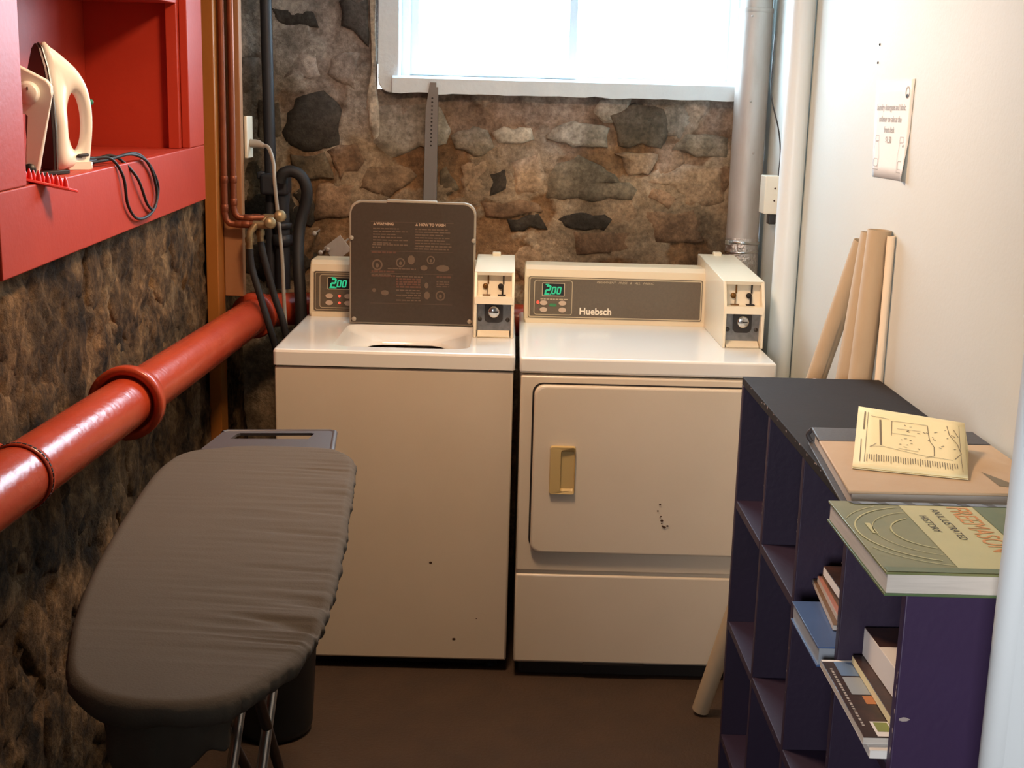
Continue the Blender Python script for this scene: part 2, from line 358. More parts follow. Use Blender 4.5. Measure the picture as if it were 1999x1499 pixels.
X, Y, Z = Vector((1, 0, 0)), Vector((0, 1, 0)), Vector((0, 0, 1))

# ------------------------------------------------------------------ the room
XL, YB, ZC = -0.270, 0.92, 2.32          # left wall, back wall, ceiling
def fbm(p, o=5): return noise.fractal(p, 0.9, 2.1, o)
f = MB(); f.box(-1.2, 3.0, -5.2, 1.4, -0.12, 0.0); o = f.build('floor', M['floor'], kind='structure')
f = MB(); f.box(-1.2, 3.0, -5.2, 1.1, ZC, ZC+0.1); o = f.build('ceiling', M['ceiling'], kind='structure')

def rough_wall(nx, nz, P, keep, amp, seed, skin=0.0):
    """displaced sheet of masonry; P(i, j) gives the point and its outward normal"""
    bm = bmesh.new(); V = {}; lay = bm.verts.layers.float.new('skin') if skin else None
    def vert(i, j):
        if (i, j) not in V:
            p, n = P(i, j); q = p*5.0+Vector((seed, 0, 0))
            d = fbm(p*4.0+Vector((seed, 0, 0)), 3)*amp*0.55-abs(fbm(p*11+Vector((0, seed, 0)), 4))*amp*0.9+fbm(p*34, 3)*amp*0.30+amp*0.25
            k = 0.0
            if skin:                                   # a skin of plaster, flaked off in places
                k = fbm(p*3.6+Vector((seed*2, 0, 0)), 6)+0.10; k = max(0.0, min(1.0, k/0.06+0.5)); d += skin*(k-0.6)
            V[(i, j)] = bm.verts.new(p+n*d)
            if skin: V[(i, j)][lay] = k
        return V[(i, j)]
    for i in range(nx):
        for j in range(nz):
            if keep(i, j):
                fc = bm.faces.new((vert(i, j), vert(i+1, j), vert(i+1, j+1), vert(i, j+1))); fc.smooth = True
    mb = MB(); mb.bm.free(); mb.bm = bm; return mb

# left wall, with the opening the cupboard is let into
d = 0.0125; y0L = -3.0; nxL = int((YB+0.04-y0L)/d); nzL = int(ZC/d)
def keepL(i, j):
    y = y0L+i*d; z = j*d
    return not (-1.10 < y < 0.22 and z > 1.30+0.03*(y+0.4))
mbw = rough_wall(nxL, nzL, lambda i, j: (Vector((XL, y0L+i*d, j*d)), X), keepL, 0.020, 3.1)
wall_left = mbw.build('wall_left', M['stone_left'], kind='structure', fix=True)
f = MB(); f.box(-1.0, XL-0.04, 0.36, YB+0.1, 0, ZC); f.box(-1.0, -0.62, -5.2, 0.36, 0, ZC); f.box(-0.62, XL-0.04, -3.0, 0.36, 0, 1.1); f.box(-0.62, XL-0.01, -5.2, -3.0, 0, ZC)
f.build('wall_left_core', M['dark'], wall_left)

d = 0.009
# back wall with the window opening
WX0, WX1, WZ0, WZ1 = 0.185, 1.42, 1.612, 2.16
x0B = XL-0.04; nxB = int((1.46-x0B)/d); nzB = int(ZC/d)+2
def keepB(i, j):
    x = x0B+(i+0.5)*d; z = (j+0.5)*d
    return not (WX0 < x < WX1 and WZ0 < z < WZ1)
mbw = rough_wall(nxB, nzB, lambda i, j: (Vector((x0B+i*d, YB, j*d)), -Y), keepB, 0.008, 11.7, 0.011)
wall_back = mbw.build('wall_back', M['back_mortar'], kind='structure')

# single stones: irregular outlines bulging from the wall
def stone(parent, poly, base, nrm, ua, va, lift, material, name='stone', bulge=0.6, inset=0.72):
    """poly in wall coordinates (ua, va)"""
    n0 = len(poly); pts = []
    for i in range(n0):                       # break long sides so that the outline is ragged
        a, b = Vector(poly[i]).to_2d() if len(poly[i]) == 2 else poly[i], Vector(poly[(i+1) % n0]).to_2d()
        a = Vector(poly[i]).to_2d(); L = (b-a).length; k = max(1, min(4, int(L/0.026)))
        for j in range(k):
            p = a+(b-a)*(j/k)
            p += Vector((noise.noise(Vector((p.x*31, p.y*31, 1))), noise.noise(Vector((p.x*31, p.y*31, 7)))))*0.018
            pts.append(p)
    c = sum(pts, Vector((0, 0)))/len(pts); n = len(pts); mb = MB(); vs = []
    B = Vector(base)
    def W3(p, h): return B+ua*p.x+va*p.y+nrm*h
    for p in pts: vs.append(W3(c+(p-c)*1.04, -0.012))
    for p in pts:
        q = c+(p-c)*(0.97 if inset > 0.87 else 0.90); vs.append(W3(q, lift*(0.45+0.25*noise.noise(Vector((p.x*23, p.y*23, 3))))))
    for p in pts:
        q = c+(p-c)*inset*0.8; vs.append(W3(q, lift*(0.9+0.5*noise.noise(Vector((p.x*23, p.y*23, 5))))))
    vs.append(W3(c, lift*(1.0+0.25*bulge)))
    fs = []
    for r in range(2):
        fs += [(r*n+i, r*n+(i+1) % n, (r+1)*n+(i+1) % n, (r+1)*n+i) for i in range(n)]
    fs += [(2*n+i, 2*n+(i+1) % n, 3*n) for i in range(n)]
    V, F = mb._add(vs, fs)
    for q in F: q.smooth = True
    return mb.build(name, material, parent)

def voronoi(seeds, box):
    cells = []
    for i, s in enumerate(seeds):
        poly = [Vector((box[0], box[2])), Vector((box[1], box[2])), Vector((box[1], box[3])), Vector((box[0], box[3]))]
        near = sorted((t for j, t in enumerate(seeds) if j != i), key=lambda t: (t-s).length_squared)[:14]
        for t in near:
            m = (s+t)/2; nn = t-s; out = []
            for a in range(len(poly)):
                p, q = poly[a], poly[(a+1) % len(poly)]; dp, dq = (p-m).dot(nn), (q-m).dot(nn)
                if dp <= 0: out.append(p)
                if dp*dq < 0: out.append(p+(q-p)*(dp/(dp-dq)))
            poly = out
            if len(poly) < 3: break
        if len(poly) >= 3: cells.append((s, poly))
    return cells

BS = {
 'dA': ('stone_dark', 0.010, [(-0.128, 1.469), (-0.085, 1.568), (0.007, 1.603), (0.065, 1.54), (0.056, 1.424), (-0.028, 1.401), (-0.112, 1.42)]),
 'dB': ('stone_dark', 0.010, [(-0.16, 1.855), (-0.022, 1.851), (-0.012, 1.8), (-0.141, 1.804)]),
 'dC': ('stone_dark', 0.012, [(0.057, 1.885), (0.150, 1.887), (0.152, 1.741), (0.123, 1.767), (0.07, 1.814)]),
 'g1': ('stone_grey', 0.022, [(0.745, 1.325), (0.772, 1.384), (0.847, 1.41), (0.916, 1.38), (0.993, 1.34), (1.041, 1.305), (1.03, 1.274), (0.886, 1.27), (0.75, 1.277)]),
 'w1': ('plaster_white', 0.018, [(0.569, 1.482), (0.684, 1.506), (0.694, 1.457), (0.627, 1.442), (0.58, 1.449)]),
 'g2': ('stone_grey', 0.014, [(0.425, 1.472), (0.509, 1.497), (0.562, 1.475), (0.566, 1.429), (0.502, 1.401), (0.443, 1.434)]),
 'g3': ('stone_grey', 0.020, [(0.951, 1.546), (1.024, 1.584), (1.125, 1.567), (1.146, 1.502), (1.115, 1.451), (0.98, 1.448)]),
 'p1': ('plaster', 0.012, [(0.172, 1.558), (0.29, 1.578), (0.39, 1.553), (0.42, 1.483), (0.405, 1.435), (0.317, 1.431), (0.224, 1.387), (0.165, 1.435)]),
 'd2': ('stone_dark', 0.010, [(0.55, 1.352), (0.608, 1.359), (0.612, 1.294), (0.564, 1.276)]),
 't1': ('stone_tan', 0.020, [(0.622, 1.384), (0.725, 1.417), (0.732, 1.292), (0.648, 1.278)]),
 't2': ('stone_tan', 0.020, [(1.072, 1.33), (1.195, 1.392), (1.337, 1.385), (1.341, 1.274), (1.209, 1.253), (1.20, 1.29), (1.13, 1.33)]),
 'd3': ('stone_olive', 0.010, [(0.39, 1.352), (0.412, 1.36), (0.453, 1.293), (0.411, 1.262), (0.39, 1.263)]),
 'd4': ('stone_dark', 0.012, [(0.769, 1.208), (0.871, 1.228), (0.965, 1.208), (0.941, 1.177), (0.805, 1.174)]),
 'g4': ('stone_grey', 0.016, [(1.150, 1.443), (1.196, 1.491), (1.331, 1.485), (1.344, 1.416), (1.234, 1.426)]),
 'g5': ('plaster', 0.018, [(0.736, 1.475), (0.826, 1.526), (0.940, 1.505), (0.943, 1.444), (0.829, 1.444)]),
 'd5': ('stone_rust', 0.012, [(1.095, 1.315), (1.185, 1.285), (1.159, 1.248), (1.085, 1.275)]),
 'p2': ('stone_olive', 0.012, [(-0.21, 1.565), (-0.135, 1.559), (-0.137, 1.461), (-0.205, 1.409)]),
 'o1': ('stone_rust', 0.020, [(0.022, 1.415), (0.118, 1.434), (0.140, 1.365), (0.056, 1.316)]),
 'o2': ('stone_olive', 0.022, [(-0.113, 1.385), (0.012, 1.396), (0.039, 1.324), (-0.063, 1.313)]),
 't3': ('stone_tan', 0.016, [(0.150, 1.351), (0.258, 1.375), (0.318, 1.333), (0.225, 1.262), (0.123, 1.284)]),
 't4': ('stone_tan', 0.014, [(0.46, 1.377), (0.540, 1.392), (0.54, 1.295), (0.471, 1.268)]),
 'd6': ('stone_dark', 0.010, [(0.617, 1.196), (0.718, 1.215), (0.753, 1.174), (0.634, 1.162)]),
 'r1': ('stone_rust', 0.018, [(1.074, 1.238), (1.244, 1.240), (1.284, 1.145), (1.114, 1.124)]),
 'r2': ('stone_rust', 0.012, [(0.53, 1.253), (0.7, 1.262), (0.735, 1.222), (0.549, 1.204)]),
 'r3': ('stone_rust', 0.016, [(0.839, 1.162), (1.026, 1.163), (1.047, 1.096), (0.859, 1.086)]),
 'g6': ('plaster_white', 0.018, [(0.184, 1.551), (0.180, 1.90), (0.158, 1.90), (0.163, 1.74), (0.152, 1.55), (0.168, 1.44), (0.182, 1.45)]),
 'o3': ('stone_olive', 0.014, [(-0.26, 1.341), (-0.214, 1.376), (-0.182, 1.26), (-0.25, 1.224)]),
 'o4': ('stone_rust', 0.016, [(-0.012, 1.298), (0.106, 1.309), (0.089, 1.199), (-0.03, 1.179)]),
 'k1': ('stone_dark', 0.012, [(-0.262, 1.25), (-0.20, 1.29), (-0.12, 1.28), (-0.075, 1.20), (-0.10, 1.12), (-0.20, 1.11), (-0.265, 1.16)]),  # k stones: dark ones put in to darken the back left corner
 'k2': ('stone_dark', 0.012, [(-0.262, 1.09), (-0.19, 1.10), (-0.10, 1.10), (-0.03, 1.12), (-0.02, 1.03), (-0.09, 0.98), (-0.20, 0.97), (-0.265, 1.0)]),
 'k3': ('stone_dark', 0.010, [(-0.09, 1.27), (-0.05, 1.29), (-0.02, 1.23), (-0.035, 1.15), (-0.07, 1.19)]),
 't5': ('stone_tan', 0.018, [(0.968, 1.423), (1.115, 1.435), (1.088, 1.362), (1.010, 1.352)]),
}
taken = []
for k, (mk, lift, poly) in BS.items():
    stone(wall_back, poly, (0, YB-0.003, 0), -Y, X, Z, lift*0.42, M[mk], inset=0.9)
    taken.append(sum((Vector(p) for p in poly), Vector((0, 0)))/len(poly))
random.seed(21)
seeds = list(taken)
for _ in range(900):
    s = Vector((random.uniform(-0.26, 1.40), random.uniform(0.80, 2.25)))
    if all((s-t).length > 0.088 for t in seeds): seeds.append(s)
mkinds = ['back_mortar', 'back_mortar', 'back_mortar', 'stone_tan', 'stone_rust', 'back_mortar']
for s, poly in voronoi(seeds, (-0.27, 1.42, 0.75, 2.30)):
    if any((s-t).length < 1e-6 for t in taken): continue
    if WX0-0.06 < s.x < WX1+0.05 and WZ0-0.03 < s.y < WZ1+0.05: continue
    if any((s-t).length < 0.085 for t in taken): continue
    if random.random() < 0.72: continue
    c = s; poly = [c+(p-c)*random.uniform(0.70, 1.0) for p in poly]
    mk = 'plaster' if (s.y > 1.50 and random.random() < 0.55) else random.choice(mkinds)
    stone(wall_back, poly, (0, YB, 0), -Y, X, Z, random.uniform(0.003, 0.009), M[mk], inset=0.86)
# left wall stones: low, rough, upright
random.seed(5); seeds = []
for _ in range(2500):
    s = Vector((random.uniform(-2.0, 0.86), random.uniform(0.02, 1.62)))
    if all(math.hypot((s-t).x, (s-t).y*0.8) > 0.105 for t in seeds): seeds.append(s)
lk = ['stone_left']*6+['stone_left2', 'stone_left2']
cnt = 0
for s, poly in voronoi(seeds, (-2.05, 0.9, 0.0, 1.66)):
    if -1.20 < s.x < 0.32 and s.y > 1.20: continue
    if cnt > 280: break
    poly = [s+(p-s)*random.uniform(0.70, 0.98) for p in poly]; cnt += 1
    stone(wall_left, poly, (XL-0.006, 0, 0), X, Y, Z, random.uniform(0.004, 0.014), M[random.choice(lk)], inset=0.84)

# right wall: plasterboard, stepping back near the window; partition end near the camera
f = MB(); f.box(1.455, 1.60, -1.96, 1.10, 0, ZC, 0.0)
wall_right = f.build('wall_right', M['white_wall'], kind='structure')
f = MB(); f.prism([(3.0, -1.960), (1.216, -1.960)]+[(1.216-0.020*math.sin(PI*k/12), -1.980+0.020*math.cos(PI*k/12)) for k in range(1, 12)]+[(1.216, -2.000), (3.0, -2.000)], (0, 0, 0), X, Y, Z*ZC)
f.bm.normal_update()
for q in f.bm.faces: q.smooth = 0.05 < abs(q.normal.x) and len(q.verts) == 4 and q.calc_center_median().x < 2
f.build('wall_partition', M['stub'], kind='structure')
f = MB(); f.box(2.9, 3.0, -5.2, -2.05, 0, ZC); f.build('wall_far_right', M['white_wall'], kind='structure')
f = MB(); f.box(-1.0, 3.0, -5.3, -5.2, 0, ZC); f.build('wall_front', M['white_wall'], kind='structure')

# window
win = thing('window_1', 'x', 'x', (0.80, 0.98, 1.65)); win['kind'] = 'structure'; del win['label']; del win['category']
f = MB()                                                    # casing boards round the opening, rounded lower corner
f.prism([(0.187, 2.0995), (0.187, 1.645)]+[(0.227-0.04*math.cos(a), 1.640-0.04*math.sin(a)) for a in (0.3, 0.6, 0.9, 1.2, 1.5)]+[(0.255, 1.600), (0.255, 2.0995)], (0, 0.895, 0), X, Z, Y*0.20, 0.004)
f.build('casing', M['win_paint'], win)
f = MB(); f.box(1.36, 1.425, 0.895, 1.10, 1.60, 2.0995, 0.004); f.build('casing', M['win_paint'], win)
f = MB(); f.box(0.187, 1.425, 0.895, 1.10, 2.10, 2.17, 0.004); f.build('casing', M['win_paint'], win)
f = MB()
n = 40; vs = []                                             # sill, its lower edge ragged with old paint
for i in range(n+1):
    x = 0.235+(1.375-0.235)*i/n; rg = 0.006*noise.noise(Vector((x*14, 2, 0)))+0.004*noise.noise(Vector((x*47, 5, 0)))
    vs += [(x, 0.872, 1.600+rg), (x, 0.868, 1.646), (x, 0.878, 1.653), (x, 1.06, 1.660), (x, 1.06, 1.60)]
fs = [(i*5+a, i*5+(a+1) % 5, (i+1)*5+(a+1) % 5, (i+1)*5+a) for i in range(n) for a in range(5)]
f._add(vs, fs+[(0, 1, 2, 3, 4), tuple(n*5+a for a in (4, 3, 2, 1, 0))]); f.build('sill', M['win_paint'], win)
f = MB(); f.box(0.253, 1.362, 1.006, 1.07, 1.655, 1.664, 0.002); f.build('sash_track', M['win_paint'], win)
f = MB(); f.box(0.255, 0.283, 0.985, 1.07, 1.655, 2.12, 0.002); f.build('jamb_stop', M['win_paint'], win)
f = MB(); f.box(1.338, 1.362, 0.985, 1.07, 1.655, 2.12, 0.002); f.build('jamb_stop', M['win_paint'], win)
def sash(x0, x1, yy, wl, wr, wb):
    f = MB(); f.frame([(x0, 1.66), (x1, 1.66), (x1, 2.11), (x0, 2.11)], [(x0+wl, 1.66+wb), (x1-wr, 1.66+wb), (x1-wr, 2.075), (x0+wl, 2.075)], (0, yy, 0), X, Z, Y*0.025)
    s = f.build('sash', M['win_paint'], win)
    g = MB(); g.box(x0+wl-0.004, x1-wr+0.004, yy+0.010, yy+0.014, 1.66+wb-0.004, 2.08); g.build('pane', M['glass'], s)
sash(0.283, 0.832, 0.998, 0.028, 0.026, 0.018)
sash(0.81, 1.34, 1.034, 0.024, 0.026, 0.022)

# ceiling lamp (above the frame)
cl = thing('ceiling_lamp', 'round white ceiling lamp above the middle of the room', 'lamp', (0.70, -1.05, 2.32))
f = MB(); f.lathe([(0.0, 0), (0.20, 0), (0.20, -0.03), (0.19, -0.04), (0.175, -0.04), (0.175, -0.02), (0, -0.02)], (0.70, -1.05, 2.32)); f.build('lamp_rim', M['white_plastic'], cl)

# ------------------------------------------------------------------ washing machine
wm = thing('washing_machine', 'cream top-loading coin washing machine with its dark lid standing open', 'washing machine', (0.325, 0.36, 0))
WW, WD = 0.65, 0.71
f = MB(); f.box(0.004, 0.646, 0.004, WD, 0.035, 0.868, 0.006); f.build('cabinet', M['enamel'], wm)
f = MB(); f.box(0.03, 0.62, 0.05, WD-0.03, 0.004, 0.04); f.build('base', M['dark'], wm)
for x in (0.05, 0.60):
    for y in (0.06, 0.64):
        f = MB(); f.lathe([(0.02, 0), (0.02, 0.01), (0.008, 0.012), (0.008, 0.04)], (x, y, 0)); f.build('foot', M['rubber'], wm)
# top: slab with a shallow lid recess
TZ0, TZ1 = 0.872, 0.915
rx0, rx1, ry0, ry1 = 0.150, 0.525, 0.062, 0.425
f = MB()
n6 = 14; out = rrect(0, WW, 0, WD, 0.012, n6); inn = rrect(rx0, rx1, ry0, ry1, 0.045, n6)
out_lo = rrect(0, WW, 0, WD, 0.012, n6)
N = len(out)
vs = [(p[0], p[1], TZ0) for p in out]+[(p[0], p[1], TZ1-0.008) for p in out]
ins = rrect(0.008, WW-0.008, 0.008, WD-0.008, 0.012, n6)
vs += [(p[0], p[1], TZ1-0.002) for p in rrect(0.0025, WW-0.0025, 0.0025, WD-0.0025, 0.012, n6)]+[(p[0], p[1], TZ1) for p in ins]+[(p[0], p[1], TZ1) for p in inn]
def notch(p): return 0.010*math.exp(-((p[0]-0.335)/0.045)**4) if p[1] < ry0+0.02 else 0
vs = vs[:4*N]+[(p[0], p[1], TZ1-notch(p)) for p in inn]+[(p[0]+(0.338-p[0])*0.03, p[1]+(0.24-p[1])*0.03, TZ1-0.014) for p in inn]
HC, HR = (0.340, 0.125), 0.168
hole = []
for p in inn:
    a = math.atan2((p[1]-HC[1]), (p[0]-HC[0])); hole.append((HC[0]+HR*math.cos(a), HC[1]+0.155*math.sin(a)*(1 if math.sin(a) > 0 else 0.28)))
vs += [(p[0], p[1], TZ1-0.016) for p in hole]+[(HC[0]+(p[0]-HC[0])*0.98, HC[1]+(p[1]-HC[1])*0.98, TZ1-0.030) for p in hole]
fs = [(r*N+i, r*N+(i+1) % N, (r+1)*N+(i+1) % N, (r+1)*N+i) for r in range(7) for i in range(N)]
# denser front lip for the finger notch
f._add(vs, fs); fs2 = f.bm.faces
for i_, q in enumerate(fs2): q.smooth = i_ >= 4*N
top = f.build('top_panel', M['enamel_top'], wm)
f = MB(); f.lathe([(0.185, 0.872), (0.185, 0.56), (0.17, 0.50), (0, 0.50)], (0.338, 0.21, 0), seg=36); f.build('tub', M['tub'], wm)
f = MB(); f.lathe([(0.03, 0.50), (0.045, 0.52), (0.03, 0.75), (0.022, 0.80), (0, 0.805)], (0.338, 0.21, 0)); f.build('agitator', M['black'], wm)
# control console
def console(parent, x0, x1, yf, yr, z0, z1):
    f = MB(); prof = [(yf-0.004, z0), (yf, z0+0.012), (yf+0.010, z1-0.034), (yf+0.018, z1-0.012), (yf+0.032, z1), (yr, z1), (yr, z0)]
    f.prism(prof, (x0, 0, 0), Y, Z, X*(x1-x0), 0.006); return f.build('console', M['bisque'], parent)
c1 = console(wm, 0.013, 0.637, 0.556, 0.69, 0.9152, 1.087)
PN = Vector((0, -1, 0.075)).normalized(); PU = Vector((0, 0.075, 1)).normalized()
def panel_detail(con, ox, oy, oz, x0, x1, z0, z1, display):
    """face plate with printed frames, display, buttons and lights; ox.. = origin on the console front"""
    O = Vector((ox, oy, oz))
    def L(e): return O+PN*e
    f = MB(); f.prism(rrect(x0, x1, z0, z1, 0.006, 4), L(0.000), X, PU, PN*0.003); f.build('face_plate', M['panel'], con)
    f = MB()
    def ring(a0, a1, b0, b1, w, r): f.frame(rrect(a0, a1, b0, b1, r, 4), rrect(a0+w, a1-w, b0+w, b1-w, max(r-w, 0.0006), 4), L(0.0036), X, PU)
    ring(x0+0.004, x1-0.004, z0+0.004, z1-0.004, 0.0016, 0.006)
    dx = x0+0.018; ring(dx, dx+0.118, z0+0.010, z1-0.010, 0.002, 0.008)
    ring(dx+0.024, dx+0.094, z0+0.067, z1-0.018, 0.0024, 0.003)
    f.build('printed_frame', M['panel_line'], con, kind='stuff')
    f = MB(); f.flat([(dx+0.026, z0+0.069), (dx+0.092, z0+0.069), (dx+0.092, z1-0.020), (dx+0.026, z1-0.020)], L(0.0034), X, PU); f.build('display_window', M['black'], con)
    # seven segment digits
    f = MB()
    def seg(cx, cz, h, on):
        w = h*0.5; t = h*0.11; sl = 0.17
        def bar(xa, za, xb, zb):
            dxv = Vector((xb-xa, zb-za)).normalized(); pv = Vector((-dxv.y, dxv.x))*t
            q = [(xa+pv.x, za+pv.y), (xb+pv.x, zb+pv.y), (xb-pv.x, zb-pv.y), (xa-pv.x, za-pv.y)]
            f.flat([(cx+p[0]+sl*p[1], cz+p[1]) for p in q], L(0.0042), X, PU)
        S = {'a': (0, h, w, h), 'b': (w, h, w, h/2), 'c': (w, h/2, w, 0), 'd': (0, 0, w, 0), 'e': (0, h/2, 0, 0), 'f': (0, h, 0, h/2), 'g': (0, h/2, w, h/2)}
        for k in on: bar(*S[k])
    zb = z0+0.074
    seg(dx+0.034, zb+0.000, 0.025, 'abged'); seg(dx+0.054, zb+0.002, 0.019, 'abcdef'); seg(dx+0.070, zb+0.002, 0.019, 'abcdef')
    f.flat(ellipse(dx+0.0505, zb+0.0005, 0.002, 0.002, 10), L(0.0042), X, PU)
    f.flat([(dx+0.030, zb-0.003), (dx+0.052, zb-0.003), (dx+0.052, zb-0.001), (dx+0.030, zb-0.001)], L(0.0041), X, PU)
    f.flat([(dx+0.034, zb+0.028), (dx+0.046, zb+0.028), (dx+0.046, zb+0.031), (dx+0.035, zb+0.031)], L(0.0041), X, PU)
    f.build('display_digits', M['led_green'], con, kind='stuff')
    for (bx, bz) in ((0.030, 0.047), (0.030, 0.026), (0.088, 0.047), (0.088, 0.026)):
        f = MB(); f.prism(ellipse(dx+bx, z0+bz, 0.0115, 0.0075, 20), L(0.003), X, PU, PN*0.0025); f.build('button', M['pink_btn'], con)
    return dx, L
dx, L1 = panel_detail(c1, 0, 0.5575, 0.927, 0.026, 0.46, 0.005, 0.128, True)
f = MB(); f.prism(ellipse(dx+0.0615, 0.005+0.047, 0.0042, 0.0042, 14), L1(0.003), X, PU, PN*0.002); f.prism(ellipse(dx+0.0615, 0.005+0.026, 0.0042, 0.0042, 14), L1(0.003), X, PU, PN*0.002); f.build('indicator_light', M['led_red'], c1)
# open lid
f = MB()
LY = 0.430
lo = rrect(0.152, 0.526, 0.917, 1.283, 0.034, 8)
lo = [(p[0], p[1]) if p[1] > 1.0 else (p[0], p[1]) for p in lo]
# square lower corners
lo = [(0.526, 0.917)]+[(0.526-0.034+0.034*math.cos(a), 1.249+0.034*math.sin(a)) for a in [PI/2*k/8 for k in range(9)]]+[(0.186-0.034*math.sin(a), 1.249+0.034*math.cos(a)) for a in [PI/2*k/8 for k in range(9)]]+[(0.152, 0.917)]
TL = Vector((0.0, 0.018, 0.999)).normalized()
LO = Vector((0, LY, 0.917)); lid_poly = [(p[0], p[1]-0.917) for p in lo]
f.prism(lid_poly, LO, X, TL, Vector((0, 0.022, 0)), 0.004); lid = f.build('lid', M['lid_rim'], wm)
sc_ = lambda p, k: (0.339+(p[0]-0.339)*k, 0.183+(p[1]-0.183)*k)
f = MB(); f.prism([sc_(p, 0.970) for p in lid_poly], LO+Vector((0, -0.003, 0)), X, TL, Vector((0, 0.004, 0))); f.build('lid_liner', M['lid'], lid)
for (x, z) in ((0.158, 0.256), (0.520, 0.256), (0.166, 0.014), (0.512, 0.014)):
    f = MB(); f.lathe([(0.007, 0), (0.0065, 0.003), (0.003, 0.0045), (0, 0.0045)], LO+TL*z+Vector((x, -0.003, 0)), (0, -1, 0), 14); f.build('screw', M['lid_rim'], lid)
f = MB(); f.box(0.262, 0.41, LY+0.001, LY+0.026, 1.279, 1.287, 0.002); f.build('lid_grip', M['lid_rim'], lid)
# printed instructions: headings, word-like strokes, pictograms
LPo = LO+Vector((0, -0.0036, 0))
lettering('WARNING', 0.0105, LPo+X*0.232+TL*0.296, X, TL, M['lid_head'], lid, bold=0.0006)
lettering('HOW TO WASH', 0.0105, LPo+X*0.358+TL*0.296, X, TL, M['lid_head'], lid, bold=0.0006)
f = MB(); f.flat([(0.222, 0.2955), (0.230, 0.2955), (0.226, 0.304)], LPo, X, TL); f.flat([(0.347, 0.2955), (0.355, 0.2955), (0.351, 0.304)], LPo, X, TL); f.build('warning_triangle', M['lid_head'], lid, kind='stuff')
random.seed(3); f = MB(); g = MB()
def words(mb, x0, x1, z, h):
    x = x0
    while x < x1-0.003:
        w = random.uniform(0.005, 0.016); w = min(w, x1-x); mb.flat([(x, z), (x+w, z), (x+w, z+h), (x, z+h)], LPo, X, TL); x += w+0.0024
for k, (a, b) in enumerate(((0.222, 0.30), (0.222, 0.325), (0.222, 0.29), (0.222, 0.31), (0.222, 0.325), (0.222, 0.28))): words(f, a, b, 0.284-k*0.0085, 0.0032)
for k, (a, b) in enumerate(((0.347, 0.445), (0.347, 0.455), (0.347, 0.43), (0.347, 0.45), (0.347, 0.435), (0.347, 0.45))): words(f, a, b, 0.284-k*0.0082, 0.0032)
words(f, 0.220, 0.325, 0.236, 0.004); words(f, 0.220, 0.245, 0.228, 0.004); words(f, 0.348, 0.455, 0.234, 0.004); words(f, 0.345, 0.448, 0.226, 0.004)
for z in (0.213, 0.156, 0.143): words(g, 0.218, 0.29, z, 0.005)
words(f, 0.266, 0.35, 0.166, 0.003); words(f, 0.218, 0.275, 0.146, 0.004); words(f, 0.292, 0.37, 0.143, 0.003); words(g, 0.412, 0.455, 0.143, 0.006)
for k in range(4): words(g, 0.292, 0.365, 0.134-k*0.0075, 0.0052)
for k in range(5): words(f, 0.292+0.03*(k % 2), 0.365, 0.102-k*0.0075, 0.0035)
for k in range(3): words(f, 0.412, 0.45, 0.130-k*0.007, 0.0032)
def ringp(cx, cz, r): f.frame(ellipse(cx, cz, r, r*1.05, 18), ellipse(cx, cz, r*0.72, r*0.76, 18), LPo, X, TL)
for cx, cz, r in ((0.235, 0.178, 0.016), (0.304, 0.186, 0.0135), (0.424, 0.090, 0.0145), (0.394, 0.196, 0.012)): ringp(cx, cz, r); f.flat(ellipse(cx, cz-0.002, r*0.32, r*0.42, 10), LPo, X, TL)
for cx, cz, rx, ry in ((0.336, 0.195, 0.011, 0.014), (0.374, 0.172, 0.011, 0.008), (0.430, 0.172, 0.020, 0.010), (0.258, 0.095, 0.012, 0.008), (0.226, 0.102, 0.006, 0.006), (0.382, 0.120, 0.006, 0.009), (0.384, 0.090, 0.009, 0.012)): f.flat(ellipse(cx, cz, rx, ry, 9), LPo, X, TL)
for z in (0.305, 0.219, 0.153, 0.063): f.flat([(0.215, z), (0.46, z), (0.46, z+0.0009), (0.215, z+0.0009)], LPo, X, TL)
f.build('printed_instructions', M['lid_print'], lid, kind='stuff'); g.build('printed_instructions', M['lid_print2'], lid, kind='stuff')

